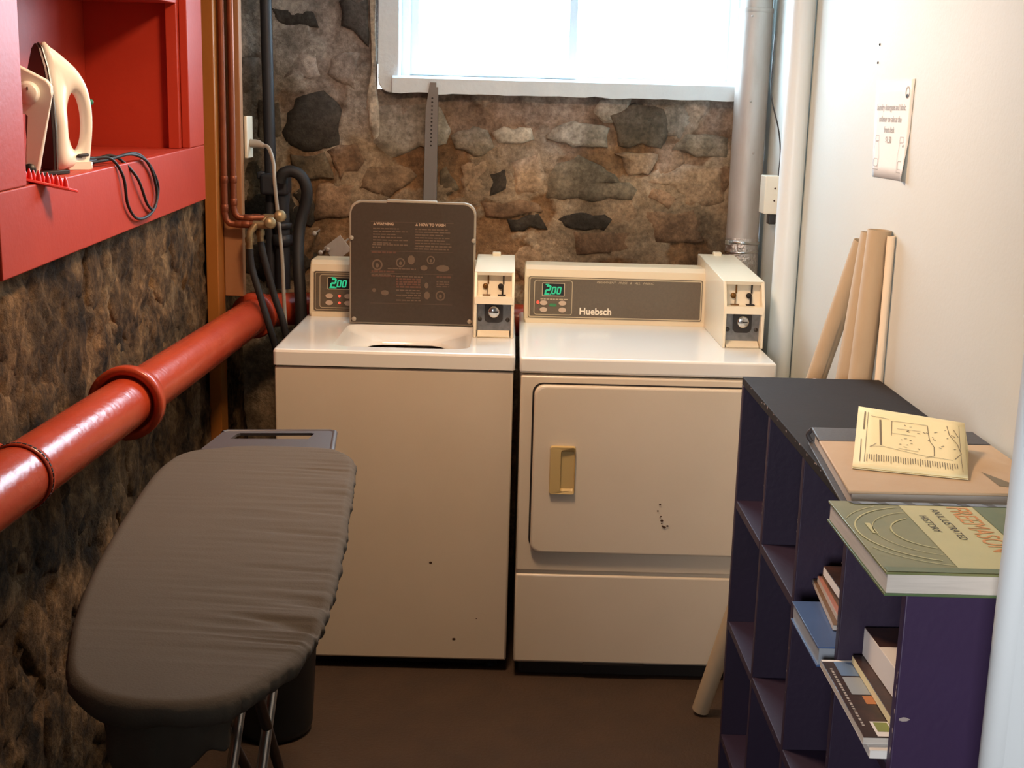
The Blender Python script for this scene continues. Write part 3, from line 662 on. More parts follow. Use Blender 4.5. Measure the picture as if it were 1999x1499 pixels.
def coin_box(parent, x0, x1, yf, yr, zr, mat_):
    """metered coin box: side cheeks, sloped hood, window with two coin slides, lock plate below"""
    z0 = 0.9155; xs = 0.009; zs = 0.090 if False else 0
    zb = 1.012; zt = 1.100
    side = [(yf, z0), (yf+0.004, zb+0.02), (yf+0.038, zt), (yr, zr), (yr, z0)]
    f = MB(); f.prism(side, (x0, 0, 0), Y, Z, X*xs, 0.002); f.prism(side, (x1-xs, 0, 0), Y, Z, X*xs, 0.002)
    f.prism([(yf+0.036, zt), (yr, zr), (yr, zr-0.008), (yf+0.040, zt-0.010)], (x0+0.002, 0, 0), Y, Z, X*(x1-x0-0.004), 0.0015)    # hood
    f.box(x0+xs, x1-xs, yr-0.012, yr, z0, zr-0.006)                                                                               # rear
    f.prism([(yf, zb), (yf+0.003, zb+0.020), (yf+0.050, zb+0.020), (yf+0.050, zb-0.004)], (x0+0.002, 0, 0), Y, Z, X*(x1-x0-0.004), 0.0015)   # band
    f.prism([(yf+0.045, zb+0.018), (yf+0.062, zt-0.004), (yf+0.066, zt-0.004), (yf+0.050, zb+0.018)], (x0+xs, 0, 0), Y, Z, X*(x1-x0-2*xs))   # back of slide window
    f.prism([(yf+0.002, z0), (yf-0.002, z0+0.004), (yf+0.035, z0+0.018), (yf+0.035, z0)], (x0+0.012, 0, 0), Y, Z, X*(x1-x0-0.024))            # lower lip
    box = f.build('coin_meter', mat_, parent)
    f = MB(); xm = (x0+x1)/2
    f.box(x0+xs, x1-xs, yf+0.030, yf+0.036, z0+0.016, zb); f.build('lock_plate', M['steel'], box)
    f = MB(); f.prism(rrect(xm-0.026, xm+0.026, z0+0.040, z0+0.100, 0.012, 5), (0, yf+0.022, 0), X, Z, Y*0.010, 0.002); f.build('lock_housing', M['gunmetal'], box)
    f = MB(); f.lathe([(0.0165, 0), (0.0165, 0.010), (0.013, 0.012), (0, 0.012)], (xm, yf+0.022, z0+0.072), (0, -1, 0), 24)
    f.build('lock_cylinder', M['chrome'], box)
    f = MB(); f.box(xm-0.002, xm+0.012, yf+0.0085, yf+0.0105, z0+0.0705, z0+0.0735); f.build('keyhole', M['black'], box)
    for s in (-1, 1):
        f = MB(); f.lathe([(0.006, 0), (0.006, 0.003), (0.003, 0.004), (0, 0.004)], (xm+s*0.040, yf+0.030, z0+0.048), (0, -1, 0), 12); f.build('rivet', M['gunmetal'], box)
    for s in (-1, 1):                                          # coin slides: dark blade, round stop, slot
        xc = xm+s*0.022; f = MB()
        def yz(z): return yf+0.045+(z-(zb+0.018))*0.24-0.003
        for a, b, w in ((zt-0.006, zb+0.052, 0.0022),):
            f.obb((xc+0.004, yz((a+b)/2)-0.001, (a+b)/2), X+Z*0.08, Y, Z, w, 0.002, (a-b)/2)
        f.lathe([(0.008, 0), (0.008, 0.004), (0.004, 0.006), (0, 0.006)], (xc-0.004, yz(zb+0.046), zb+0.046), (0, -1, 0), 14)
        f.box(xc-0.012, xc+0.011, yf+0.030, yf+0.048, zb+0.019, zb+0.0225)
        f.obb((xc+0.001, yz(zb+0.03)-0.001, zb+0.031), X, Y, Z, 0.0026 if s > 0 else 0.0012, 0.002, 0.012)
        f.build('coin_slide', M['brass'] if s < 0 else M['dark'], box)
    f = MB(); f.box(xm-0.012, xm+0.014, yr-0.03, yr-0.004, zr-0.004, zr+0.010, 0.003); f.build('hinge_tab', mat_, box)
    return box
coin_box(wm, 0.5285, 0.6445, 0.252, 0.630, 1.112, M['coin_cream'])
f = MB()
for (x, z, r) in ((0.430, 0.322, 0.0045), (0.498, 0.097, 0.005), (0.56, 0.16, 0.002)): f.flat(ellipse(x, z, r, r*0.7, 9), (0, 0.0036, 0), X, Z)
f.build('rust_spot', M['rust'], wm, kind='stuff')

# ------------------------------------------------------------------ dryer
DX0, DX1, DY = 0.662, 1.345, -0.030
dr = thing('tumble_dryer', 'cream coin tumble dryer with yellowed door handle beside the washing machine', 'dryer', (1.0, 0.33, 0))
f = MB(); f.box(DX0+0.004, DX1-0.004, DY+0.006, 0.74, 0.045, 0.868, 0.006); f.build('cabinet', M['enamel'], dr)
f = MB(); f.box(DX0+0.02, DX1-0.02, DY+0.03, 0.72, 0.004, 0.05); f.build('base', M['dark'], dr)
for x in (DX0+0.05, DX1-0.05):
    for y in (0.04, 0.68):
        f = MB(); f.lathe([(0.02, 0), (0.02, 0.01), (0.008, 0.012), (0.008, 0.04)], (x, y, 0)); f.build('foot', M['rubber'], dr)
f = MB(); f.box(DX0, DX1, DY, 0.745, 0.872, 0.915, 0.007, 3); f.build('top_panel', M['enamel_top'], dr)
f = MB(); f.box(DX0+0.004, DX1-0.004, DY-0.002, DY+0.03, 0.050, 0.309, 0.006, 3); f.build('lower_panel', M['enamel'], dr)
f = MB(); f.box(DX0+0.004, DX1-0.004, DY-0.001, DY+0.03, 0.318, 0.866, 0.005, 3); f.build('front_panel', M['enamel'], dr)
f = MB(); f.prism(rrect(0.698, 1.312, 0.385, 0.848, 0.028, 6), (0, DY-0.003, 0), X, Z, Y*0.004); f.build('door_gasket', M['dark'], dr)
f = MB()                                                          # door: rounded skin bowed towards the bottom edge
o1 = rrect(0.703, 1.308, 0.376, 0.844, 0.026, 6); n = len(o1); vs = []
for sc1, yy in ((1.0, -0.002), (1.0, -0.0125), (0.996, -0.0155), (0.988, -0.0175), (0.975, -0.0182)):
    for p in o1:
        q = (1.005+(p[0]-1.005)*(1-(1-sc1)*1.0), 0.61+(p[1]-0.61)*(1-(1-sc1)*1.2 if sc1 > 0.9 else sc1))
        bow = 0
        vs.append((q[0], DY+yy-bow*0.9, q[1]))
fs = [(r*n+i, r*n+(i+1) % n, (r+1)*n+(i+1) % n, (r+1)*n+i) for r in range(4) for i in range(n)]+[tuple(range(4*n, 5*n))]
V, F = f._add(vs, fs)
for q in F[n:4*n]: q.smooth = True
door = f.build('door', M['enamel'], dr)
f = MB()                                                          # recessed pull handle
hx0, hx1, hz0, hz1 = 0.749, 0.818, 0.546, 0.680; hy = DY-0.0185
O_ = rrect(hx0, hx1, hz0, hz1, 0.006, 4); I_ = rrect(hx0+0.029, hx1-0.003, hz0+0.010, hz1-0.010, 0.006, 4); n = len(O_)
vs = [(p[0], hy, p[1]) for p in O_]+[(p[0]+(0.783-p[0])*0.04, hy-0.010, p[1]+(0.613-p[1])*0.03) for p in O_]+[(p[0], hy-0.010+0.004*(p[0]-hx0-0.029)/0.04, p[1]) for p in I_]
vs += [(p[0]*0.85+0.8135*0.15-0.004*(p[0] < 0.79), hy-0.001, p[1]+(0.613-p[1])*0.10) for p in I_]
fs = [(r*n+i, r*n+(i+1) % n, (r+1)*n+(i+1) % n, (r+1)*n+i) for r in range(3) for i in range(n)]+[tuple(range(3*n, 4*n))]
f._add(vs, fs); hd = f.build('handle', M['yellow'], door); hd['label'] = 'yellowed plastic recessed handle'
f = MB(); random.seed(9)
for (x, z) in ((1.051, 0.523), (1.046, 0.505), (1.055, 0.490), (1.058, 0.478), (1.053, 0.486), (1.061, 0.462), (1.066, 0.459), (1.058, 0.470), (1.074, 0.463)):
    r = random.uniform(0.0014, 0.0036); f.flat(ellipse(x, z, r*1.3, r, 8), (0, DY-0.0205, 0), X, Z)
f.build('scuff_mark', M['rust'], door, kind='stuff')
f = MB(); f.box(0.86, 1.03, DY-0.0035, DY+0.01, 0.046, 0.053); f.build('vent_slot', M['dark'], dr)
c2 = console(dr, DX0+0.014, 1.238, 0.541, 0.67, 0.9152, 1.090)
dx, L2 = panel_detail(c2, 0, 0.5425, 0.927, 0.688, 1.224, 0.003, 0.130, True)
f = MB(); f.prism(ellipse(dx+0.0125, 0.003+0.048, 0.0048, 0.0055, 14), L2(0.003), X, PU, PN*0.002); f.build('indicator_light', M['led_red'], c2)
f = MB(); f.prism(ellipse(dx+0.0125, 0.003+0.027, 0.004, 0.0045, 14), L2(0.003), X, PU, PN*0.002); f.build('indicator_light', M['led_off'], c2)
f = MB(); f.prism(rrect(dx+0.048, dx+0.070, 0.039, 0.048, 0.004, 4), L2(0.003), X, PU, PN*0.002); f.build('start_button', M['green_btn'], c2)
f = MB(); random.seed(4); x = dx+0.020
while x < dx+0.10:
    w = random.uniform(0.006, 0.013); f.flat([(x, 0.060), (x+w, 0.060), (x+w, 0.063), (x, 0.063)], L2(0.0036), X, PU); x += w+0.002
f.build('printed_caption', M['panel_line'], c2, kind='stuff')
lettering('Huebsch', 0.029, L2(0.0038)+X*0.846+PU*0.017, X, PU, M['panel_text'], c2, bold=0.0007, sx=0.98)
lettering('PERMANENT   PRESS   &   ALL   FABRIC', 0.0092, L2(0.0038)+X*0.897+PU*0.1135, X, PU, M['panel_line'], c2, shear=0.25, sx=1.12)
f = MB(); f.frame(rrect(0.690, 1.222, 0.005, 0.128, 0.006, 4), rrect(0.6925, 1.2195, 0.0075, 0.1255, 0.005, 4), L2(0.0037), X, PU); f.build('printed_frame', M['panel_line'], c2)
coin_box(dr, 1.232, 1.348, 0.185, 0.742, 1.118, M['coin_cream'])

# ------------------------------------------------------------------ red drain pipe along the left wall, elbow behind the machines
pp = thing('drain_pipe', 'thick red painted drain pipe running along the stone wall behind the machines', 'pipe', (-0.16, -0.5, 0.92))
A, B = Vector((-0.205, -3.3, 0.965)), Vector((-0.155, 0.56, 0.915))
ax = (B-A).normalized(); at = lambda y: A+(B-A)*((y-A.y)/(B.y-A.y))
RP = 0.0545
f = MB(); f.tube([at(-3.3), at(-0.70)], RP, 32); f.build('pipe_length', M['red_paint'], pp)
f = MB(); f.tube([at(-0.71), at(0.56)], RP*0.985, 32); f.build('pipe_length', M['red_paint'], pp)
f = MB(); f.lathe([(RP*0.98, 0.004), (RP+0.006, 0.004), (RP+0.008, -0.012), (RP+0.0235, -0.014), (RP+0.0245, 0.0), (RP+0.0245, 0.016), (RP+0.021, 0.022), (RP+0.014, 0.026), (RP+0.012, 0.055), (RP+0.002, 0.085), (RP*0.98, 0.09)], at(-0.735), ax, 40); f.build('hub_collar', M['red_paint'], pp)
f = MB(); P0 = at(0.50); el = [P0, at(0.56), Vector((-0.135, 0.645, 0.912)), Vector((-0.085, 0.715, 0.910)), Vector((0.0, 0.765, 0.906)), Vector((0.12, 0.805, 0.90)), Vector((1.05, 0.81, 0.86))]
f.tube(smooth_path(el, 6), RP*0.97, 28); f.build('pipe_elbow', M['red_paint'], pp)
f = MB(); f.lathe([(RP*0.98, 0), (RP+0.012, 0), (RP+0.016, 0.012), (RP+0.016, 0.05), (RP+0.004, 0.062), (RP*0.98, 0.062)], at(0.515), ax, 36); f.build('hub_collar', M['red_paint'], pp)
# perforated hanger strap round the near part
f = MB(); cen = at(-1.315); up0 = (Z-ax*Z.dot(ax)).normalized(); sd = ax.cross(up0)
if sd.x < 0: sd = -sd
pts = []
for k in range(0, 27):
    a = math.radians(-150+k*10); pts.append((cen+up0*math.cos(a)*(RP+0.002)+sd*math.sin(a)*(RP+0.002)))
pts2 = list(pts)
vs = []; w = 0.010; hs = []
wallp = cen+up0*0.115-sd*0.095
top_ = cen+up0*math.cos(math.radians(-28))*(RP+0.002)+sd*math.sin(math.radians(-28))*(RP+0.002)
path = [wallp, wallp+(top_-wallp)*0.5-up0*0.012]+[cen+up0*math.cos(math.radians(t))*(RP+0.0025)+sd*math.sin(math.radians(t))*(RP+0.0025) for t in range(-28, 215, 9)]
for p in path: vs += [p-ax*w, p+ax*w]
f._add(vs, [(2*i, 2*i+1, 2*i+3, 2*i+2) for i in range(len(path)-1)], True)
stp = f.build('hanger_strap', M['red_paint'], pp); so = stp.modifiers.new('thickness', 'SOLIDIFY'); so.thickness = 0.003; so.offset = 0
f = MB()
for i in range(2, len(path)-2):
    p = (path[i]+path[i+1])/2; n_ = (p-cen); n_ = (n_-ax*n_.dot(ax)).normalized(); t_ = ax.cross(n_)
    f.obb(p+n_*0.0018, t_, ax, n_, 0.0035, 0.0018, 0.0008)
f.build('strap_hole', M['dark'], stp, kind='stuff')

# ------------------------------------------------------------------ red wall cupboard let into the wall
TILT = 0.026
cz = lambda y: TILT*(y+0.40)
SH = Matrix(((1, 0, 0, 0), (0, 1, 0, 0), (0, TILT, 1, TILT*0.40), (0, 0, 0, 1)))
cb = thing('wall_cupboard', 'red painted open wall cupboard with deep shelf, let into the stone wall', 'cupboard', (-0.30, -0.43, 1.27))
XF = -0.240; CZ0, CO0 = 1.266, 1.418
def cpart(name, bx, bev=0.002):
    f = MB(); f.xf = SH; f.box(*bx, bev); return f.build(name, M['cup_red'], cb)
cpart('face_rail', (XF-0.022, XF, -1.180, 0.305, CZ0, CO0), 0.003)
cpart('face_stile', (XF-0.022, XF, 0.140, 0.305, CO0, 2.26), 0.003)
cpart('face_stile', (XF-0.022, XF, -1.180, -1.045, CO0, 2.26), 0.003)
cpart('face_rail', (XF-0.022, XF, -1.045, 0.140, 2.16, 2.26), 0.003)
cpart('bottom_board', (-0.515, XF-0.022, -1.10, 0.20, CO0-0.02, CO0-0.0005), 0.001)
cpart('back_panel', (-0.53, -0.515, -1.12, 0.22, CO0-0.02, 2.25), 0)
cpart('side_panel', (-0.515, XF-0.022, 0.145, 0.163, CO0-0.001, 2.25), 0.001)
cpart('side_panel', (-0.515, XF-0.022, -1.068, -1.050, CO0-0.001, 2.25), 0.001)
cpart('corner_strip', (XF-0.052, XF-0.0225, 0.118, 0.1445, CO0, 2.16), 0.002)
cpart('shelf', (-0.515, XF-0.022, -1.048, 0.143, 1.792, 1.812), 0.002)
cpart('top_board', (-0.515, XF-0.022, -1.10, 0.20, 2.17, 2.19), 0)
ledge = lambda y: CO0+cz(y)

# ------------------------------------------------------------------ irons on the ledge
def iron(base, ang, label, second=False):
    """steam iron standing on its heel; local u = sole to handle, v = up, w = across"""
    t = thing('clothes_iron', label, 'iron', base, 'irons on the cupboard ledge')
    u = Vector((math.cos(ang), math.sin(ang), 0)); w = Vector((-u.y, u.x, 0)); v = Z; O = Vector(base)
    def patch(outer, inner, rad, wf, name, material):
        n = len(outer); rings = 5; vs = []
        for sgn in (1, -1):
            for r in range(rings+1):
                tt = r/rings
                for a, b in zip(outer, inner):
                    p = (a[0]+(b[0]-a[0])*tt, a[1]+(b[1]-a[1])*tt)
                    e = math.sin(PI*min(max(tt, 0.0), 1.0))**0.5 if 0 < tt < 1 else 0.0
                    vs.append(O+u*p[0]+v*p[1]+w*sgn*wf(p)*(0.45+0.55*e))
        half = n*(rings+1); fs = []
        for h in (0, half):
            for r in range(rings):
                for i in range(n):
                    j = (i+1) % n; q = (h+r*n+i, h+r*n+j, h+(r+1)*n+j, h+(r+1)*n+i); fs.append(q if h == 0 else q[::-1])
        for i in range(n):
            j = (i+1) % n
            fs.append((j, i, half+i, half+j)); fs.append((rings*n+i, rings*n+j, half+rings*n+j, half+rings*n+i))
        f = MB(); f._add(vs, fs, True); return f.build(name, material, t)
    def resample(poly, n):
        P = [Vector(p) for p in poly]; L = [0]
        for i in range(len(P)): L.append(L[-1]+(P[(i+1) % len(P)]-P[i]).length)
        out = []
        for k in range(n):
            d_ = L[-1]*k/n; i = 0
            while L[i+1] < d_: i += 1
            q = P[i]+(P[(i+1) % len(P)]-P[i])*((d_-L[i])/(L[i+1]-L[i])); out.append((q.x, q.y))
        return out
    n = 48
    if not second:
        outer = smooth2([(0.005, 0.004), (0.005, 0.12), (0.008, 0.247), (0.024, 0.245), (0.052, 0.226), (0.082, 0.200), (0.102, 0.165), (0.110, 0.12), (0.109, 0.08), (0.104, 0.040), (0.098, 0.010), (0.085, 0.0), (0.04, 0.0)])
        hole_c, hr = (0.070, 0.097), (0.0205, 0.060)
    else:
        outer = [(0.004, 0.0), (0.004, 0.235), (0.035, 0.222), (0.070, 0.205), (0.116, 0.182), (0.124, 0.172), (0.122, 0.150), (0.096, 0.040), (0.090, 0.006), (0.082, 0.0), (0.066, 0.0), (0.05, 0.0)]
        hole_c, hr = (0.056, 0.060), (0.024, 0.048)
    outer = resample(outer, n); inner = []
    for p in outer:
        a = math.atan2((p[1]-hole_c[1])/1.9, p[0]-hole_c[0])
        if second:
            q = max(abs(math.cos(a)), abs(math.sin(a))); inner.append((hole_c[0]+hr[0]*math.cos(a)/q*0.9+(0.012*math.sin(a) if math.cos(a) > 0 else 0), hole_c[1]+hr[1]*math.sin(a)/q)); continue
        inner.append((hole_c[0]+hr[0]*math.cos(a), hole_c[1]+hr[1]*math.sin(a)))
    def wf(p):
        b = 0.052*(1-max(0, (p[1]-0.10))/0.17) if not second else 0.046
        k = max(0.0, min(1.0, 1-(p[0]-0.01)/0.075)); return 0.017+max(0.0, b-0.017)*k*k*(3-2*k)
    if second:
        f = MB(); f.prism([(0, 0), (0, 0.235), (0.035, 0.224), (0.112, 0.184), (0.121, 0.172), (0.119, 0.152), (0.090, 0.010), (0.083, 0), (0.064, 0), (0.062, 0.010), (0.080, 0.116), (0.074, 0.123), (0.030, 0.125), (0.026, 0)], O-w*0.024, u, v, w*0.048, 0.005); f.build('body', M['iron_white'], t)
    else: patch(outer, inner, 0, wf, 'body', M['iron_white'])
    sp = [(-0.054, 0.002), (0.054, 0.002), (0.056, 0.08), (0.050, 0.15), (0.034, 0.205), (0.014, 0.243), (0.0, 0.252), (-0.014, 0.243), (-0.034, 0.205), (-0.050, 0.15), (-0.056, 0.08)]
    if second: sp = [(p[0]*0.9, p[1]*0.83) for p in sp]
    f = MB(); f.prism(sp, O-u*0.006, w, v, u*0.007, 0.0015); f.build('soleplate', M['sole'], t)
    f = MB(); f.prism([(p[0]*1.01, p[1]*1.01) for p in sp], O+u*0.001, w, v, u*0.004, 0.001); f.build('sole_rim', M['steel'], t)
    return t, O, u, v, w
def smooth2(pts, k=4):
    P = [Vector((p[0], p[1], 0)) for p in pts]; n = len(P); out = []
    for i in range(n):
        a, b, c, d_ = P[i-1], P[i], P[(i+1) % n], P[(i+2) % n]
        for j in range(k):
            t = j/k; q = 0.5*((2*b)+(c-a)*t+(2*a-5*b+4*c-d_)*t*t+(3*b-a-3*c+d_)*t**3); out.append((q.x, q.y))
    return out
I1 = (-0.338, -0.690, ledge(-0.690)+0.001)
t1, O1, u1, v1, w1 = iron(I1, math.radians(47), 'white steam iron standing on its heel with an open loop handle and green button')
f = MB(); f.lathe([(0.006, 0), (0.006, 0.008), (0.004, 0.010), (0, 0.010)], O1+u1*0.107+v1*0.138, u1, 14); f.build('steam_button', M['teal'], t1)
f = MB(); f.prism([(-0.026, 0), (0.026, 0), (0.026, 0.016), (-0.026, 0.016)], O1+u1*0.04-v1*0.0, w1, v1, u1*0.058, 0.004); f.build('heel_rest', M['iron_white'], t1)
loop = [O1+u1*0.09+v1*0.030-w1*0.02, (-0.275, -0.66, ledge(-0.66)+0.028), (-0.268, -0.60, ledge(-0.60)+0.020), (-0.243, -0.545, ledge(-0.545)+0.016), (-0.231, -0.499, 1.389), (-0.232, -0.469, 1.325), (-0.232, -0.393, 1.288), (-0.231, -0.275, 1.296), (-0.231, -0.219, 1.345), (-0.231, -0.262, 1.392), (-0.231, -0.334, 1.422), (-0.236, -0.43, 1.436), (-0.258, -0.53, ledge(-0.53)+0.012), (-0.290, -0.585, ledge(-0.585)+0.006), (-0.30, -0.50, ledge(-0.5)+0.006), (-0.262, -0.46, ledge(-0.46)+0.016), (-0.231, -0.40, 1.385), (-0.2312, -0.32, 1.318), (-0.2312, -0.262, 1.300), (-0.2312, -0.231, 1.338), (-0.231, -0.285, 1.402), (-0.240, -0.37, 1.436), (-0.272, -0.47, ledge(-0.47)+0.008), (-0.300, -0.545, ledge(-0.545)+0.005)]
f = MB(); f.tube(smooth_path(loop, 7), 0.0034, 8); f.build('power_cord', M['rubber'], t1)
f = MB(); f.tube(smooth_path([(-0.345, -0.60, ledge(-0.6)+0.005), (-0.30, -0.62, ledge(-0.62)+0.010), (-0.285, -0.58, ledge(-0.58)+0.012), (-0.29, -0.52, ledge(-0.52)+0.010), (-0.31, -0.48, ledge(-0.48)+0.006)], 6), [0.0034]*8+[0.0085]*9+[0.0085]*8, 10); f.build('plug', M['rubber'], t1)
I2 = (-0.372, -0.880, ledge(-0.880)+0.001)
t2, O2, u2, v2, w2 = iron(I2, math.radians(17), 'older white iron with a round dial, half hidden behind the cupboard stile', True)
f = MB(); f.lathe([(0.022, 0.0), (0.022, 0.012), (0.0185, 0.016), (0.0185, 0.026), (0.016, 0.029), (0, 0.029)], O2+u2*0.077+v2*0.158-w2*0.022, -w2, 26); f.build('dial', M['iron_white'], t2)
f = MB(); f.obb(O2+u2*0.078+v2*0.166-w2*0.0512, u2, w2, v2, 0.0012, 0.0006, 0.003); f.build('dial_mark', M['rust'], t2)
f = MB(); f.lathe([(0.012, 0), (0.012, 0.012), (0, 0.013)], O2+u2*0.073+v2*0.014-w2*0.022, -w2, 16); f.build('cord_bush', M['black'], t2)
# grey scrap lying under the irons, red comb
f = MB(); f.obb((-0.282, -0.800, ledge(-0.800)+0.004), (0.4, 0.9, TILT), (-0.9, 0.4, 0), Z, 0.040, 0.010, 0.0035, 0.001); tag(f.build('plastic_strip', M['gunmetal']), 'small flat grey strip lying under the irons on the red ledge', 'plastic strip')
cm = thing('comb', 'bright red plastic comb with short teeth poking over the cupboard ledge', 'comb', (-0.25, -1.0, ledge(-1.0)))
ca = Vector((0.10, 0.155, -0.040)).normalized(); cb_ = Vector((0.155, -0.10, 0)).normalized(); cn = ca.cross(cb_); cn = cn if cn.z > 0 else -cn
CO = Vector((-0.272, -1.030, ledge(-1.0)+0.010))
f = MB(); f.prism([(0, -0.016), (0.115, -0.014), (0.145, 0.0), (0.115, 0.012), (0, 0.014)], CO, ca, cb_, cn*0.005, 0.001); f.build('comb_back', M['comb'], cm)
for k in range(6):
    for s in (-0.008, 0.006):
        f = MB(); b = CO+ca*(0.012+k*0.020)+cb_*s+cn*0.005; f.lathe([(0.0055, 0), (0.0045, 0.010), (0.001, 0.020)], b, cn-ca*0.25, 7); f.build('tooth', M['comb'], cm)

# ------------------------------------------------------------------ post, copper pipes, valves and hoses in the left corner
f = MB(); f.box(-0.263, -0.227, 0.385, 0.47, 0.0, ZC, 0.003); tag(f.build('timber_post', M['ochre']), 'ochre painted timber post between red cupboard and copper pipes', 'post')
f = MB(); f.box(-0.2265, -0.170, 0.460, 0.50, 0.985, ZC, 0.003); tag(f.build('timber_batten', M['pine']), 'slim pale brown batten behind the two copper pipes', 'batten')
def copper(px, py, zb, x1, y1, label, tapx):
    t = thing('copper_pipe', label, 'pipe', (px, py, zb), 'copper water pipes')
    pth = [(px, py, ZC), (px, py, zb+0.03), (px+0.004, py, zb+0.012), (px+0.014, py, zb+0.002), (px+0.03, py+0.001, zb), (x1, y1, zb)]
    f = MB(); f.tube(pth, 0.0098, 16); f.build('pipe_run', M['copper'], t)
    for z in (1.323, zb+0.035):
        f = MB(); f.lathe([(0.0099, 0), (0.0113, 0.002), (0.0113, 0.020), (0.0099, 0.022)], (px, py, z)); f.build('coupling', M['copper'], t)
    f = MB(); f.lathe([(0.0099, 0), (0.0113, 0.002), (0.0113, 0.026), (0.0099, 0.028)], (px+0.030, py+0.001, zb), (1, 0, 0)); f.lathe([(0.0099, 0), (0.0113, 0.002), (0.0113, 0.022), (0.0099, 0.024)], (x1-0.045, y1, zb), (1, 0, 0)); f.build('elbow_fitting', M['copper'], t)
    # boiler tap: body, spout with hose nut, handle
    f = MB(); f.tube([(x1-0.01, y1, zb), (x1+0.030, y1, zb)], 0.012, 14); f.tube([(x1-0.002, y1-0.004, zb), (tapx, y1-0.015, zb-0.020), (tapx-0.002, y1-0.018, zb-0.042)], 0.010, 12)
    f.lathe([(0.013, 0), (0.013, -0.014), (0.010, -0.016), (0.010, -0.034)], (tapx-0.002, y1-0.018, zb-0.036)); f.build('tap_body', M['dull_brass'], t)
    f = MB(); c = Vector((x1+0.036, y1-0.01, zb+0.004))
    f.lathe([(0.004, 0), (0.004, 0.018), (0.017, 0.020), (0.019, 0.026), (0.015, 0.031), (0, 0.031)], c, (0.35, -0.9, 0.2), 10); f.build('tap_handle', M['dull_brass'], t)
copper(-0.2135, 0.425, 1.205, -0.120, 0.425, 'nearer copper water pipe bending to the lower tap', -0.137)
copper(-0.1905, 0.440, 1.222, -0.098, 0.470, 'copper water pipe beside the batten, bending to the upper tap', -0.113)
f = MB(); f.tube(smooth_path([(-0.139, 0.407, 1.136), (-0.134, 0.41, 1.08), (-0.108, 0.405, 0.99), (-0.082, 0.405, 0.90), (-0.062, 0.42, 0.80), (-0.05, 0.44, 0.60), (-0.045, 0.46, 0.40)], 6), 0.0105, 12); tag(f.build('supply_hose', M['rubber']), 'black supply hose from the lower tap, left one of the pair', 'hose', 'black supply hoses')
f = MB(); f.tube(smooth_path([(-0.115, 0.452, 1.152), (-0.104, 0.45, 1.10), (-0.078, 0.46, 0.99), (-0.050, 0.46, 0.90), (-0.030, 0.47, 0.75), (-0.022, 0.50, 0.45)], 6), 0.0105, 12); tag(f.build('supply_hose', M['rubber']), 'black supply hose from the upper tap, right one of the pair', 'hose', 'black supply hoses')
# outlet box with plug and grey cord
ob = thing('outlet_box', 'cream electrical outlet seen edge-on beside the copper pipes', 'outlet', (-0.19, 0.56, 1.45))
f = MB(); f.box(-0.248, -0.172, 0.525, 0.590, 1.405, 1.505, 0.003); f.build('back_box', M['stone_olive'], ob)
f = MB(); f.box(-0.172, -0.162, 0.515, 0.600, 1.393, 1.517, 0.003); f.build('cover_plate', M['white_plastic'], ob)
f = MB(); f.tube(smooth_path([(-0.205, 0.535, 1.52), (-0.218, 0.55, 1.56), (-0.232, 0.57, 1.62), (-0.245, 0.58, 1.80), (-0.245, 0.58, 2.30)], 5), 0.0035, 8); f.build('feed_wire', M['grey_cord'], ob)
gc = thing('power_cord', 'grey power cord hanging from the outlet down behind the washing machine', 'cord', (-0.1, 0.55, 0.9))
f = MB(); f.tube([(-0.162, 0.556, 1.437), (-0.135, 0.553, 1.435), (-0.118, 0.55, 1.429)], [0.013, 0.012, 0.007], 12); f.build('plug', M['grey_cord'], gc)
f = MB(); f.tube(smooth_path([(-0.122, 0.55, 1.431), (-0.103, 0.54, 1.424), (-0.086, 0.52, 1.38), (-0.080, 0.50, 1.33), (-0.072, 0.50, 1.24), (-0.060, 0.50, 1.10), (-0.056, 0.50, 0.98), (-0.052, 0.50, 0.90), (-0.045, 0.52, 0.75), (-0.03, 0.56, 0.5)], 7), 0.0058, 10); f.build('cord', M['grey_cord'], gc)
# standpipe, trap and drain hose
spp = thing('standpipe', 'blue-black plastic waste standpipe in the dark corner', 'pipe', (-0.14, 0.74, 1.3))
f = MB(); f.tube([(-0.150, 0.74, ZC), (-0.136, 0.74, 1.32)], 0.0185, 18); f.build('vent_pipe', M['abs'], spp)
f = MB(); f.box(-0.165, -0.075, 0.700, 0.780, 1.272, 1.340, 0.012, 3); f.box(-0.176, -0.150, 0.715, 0.765, 1.320, 1.345, 0.006); f.build('trap_fitting', M['abs'], spp)
f = MB(); f.tube([(-0.100, 0.74, 1.28), (-0.100, 0.74, 1.24), (-0.100, 0.74, 0.972)], [0.026, 0.023, 0.023], 18); f.tube([(-0.142, 0.76, 1.28), (-0.142, 0.76, 0.972)], 0.016, 14); f.build('waste_pipe', M['abs'], spp)
f = MB(); f.lathe([(0.0235, 0), (0.032, 0.002), (0.032, 0.035), (0.0235, 0.037)], (-0.100, 0.74, 1.11)); f.lathe([(0.0235, 0), (0.030, 0.002), (0.030, 0.018), (0.0235, 0.02)], (-0.100, 0.74, 1.165)); f.build('coupling', M['abs'], spp)
f = MB(); f.tube(smooth_path([(-0.098, 0.679, 1.318), (-0.085, 0.675, 1.342), (-0.058, 0.675, 1.350), (-0.028, 0.675, 1.335), (-0.012, 0.678, 1.295), (-0.018, 0.685, 1.245), (-0.036, 0.68, 1.175), (-0.036, 0.65, 1.08), (-0.026, 0.62, 0.98), (-0.022, 0.61, 0.86), (-0.022, 0.61, 0.55)], 7), 0.0185, 16); tag(f.build('drain_hose', M['rubber']), 'thick black drain hose hooked over the standpipe in a loop', 'hose')
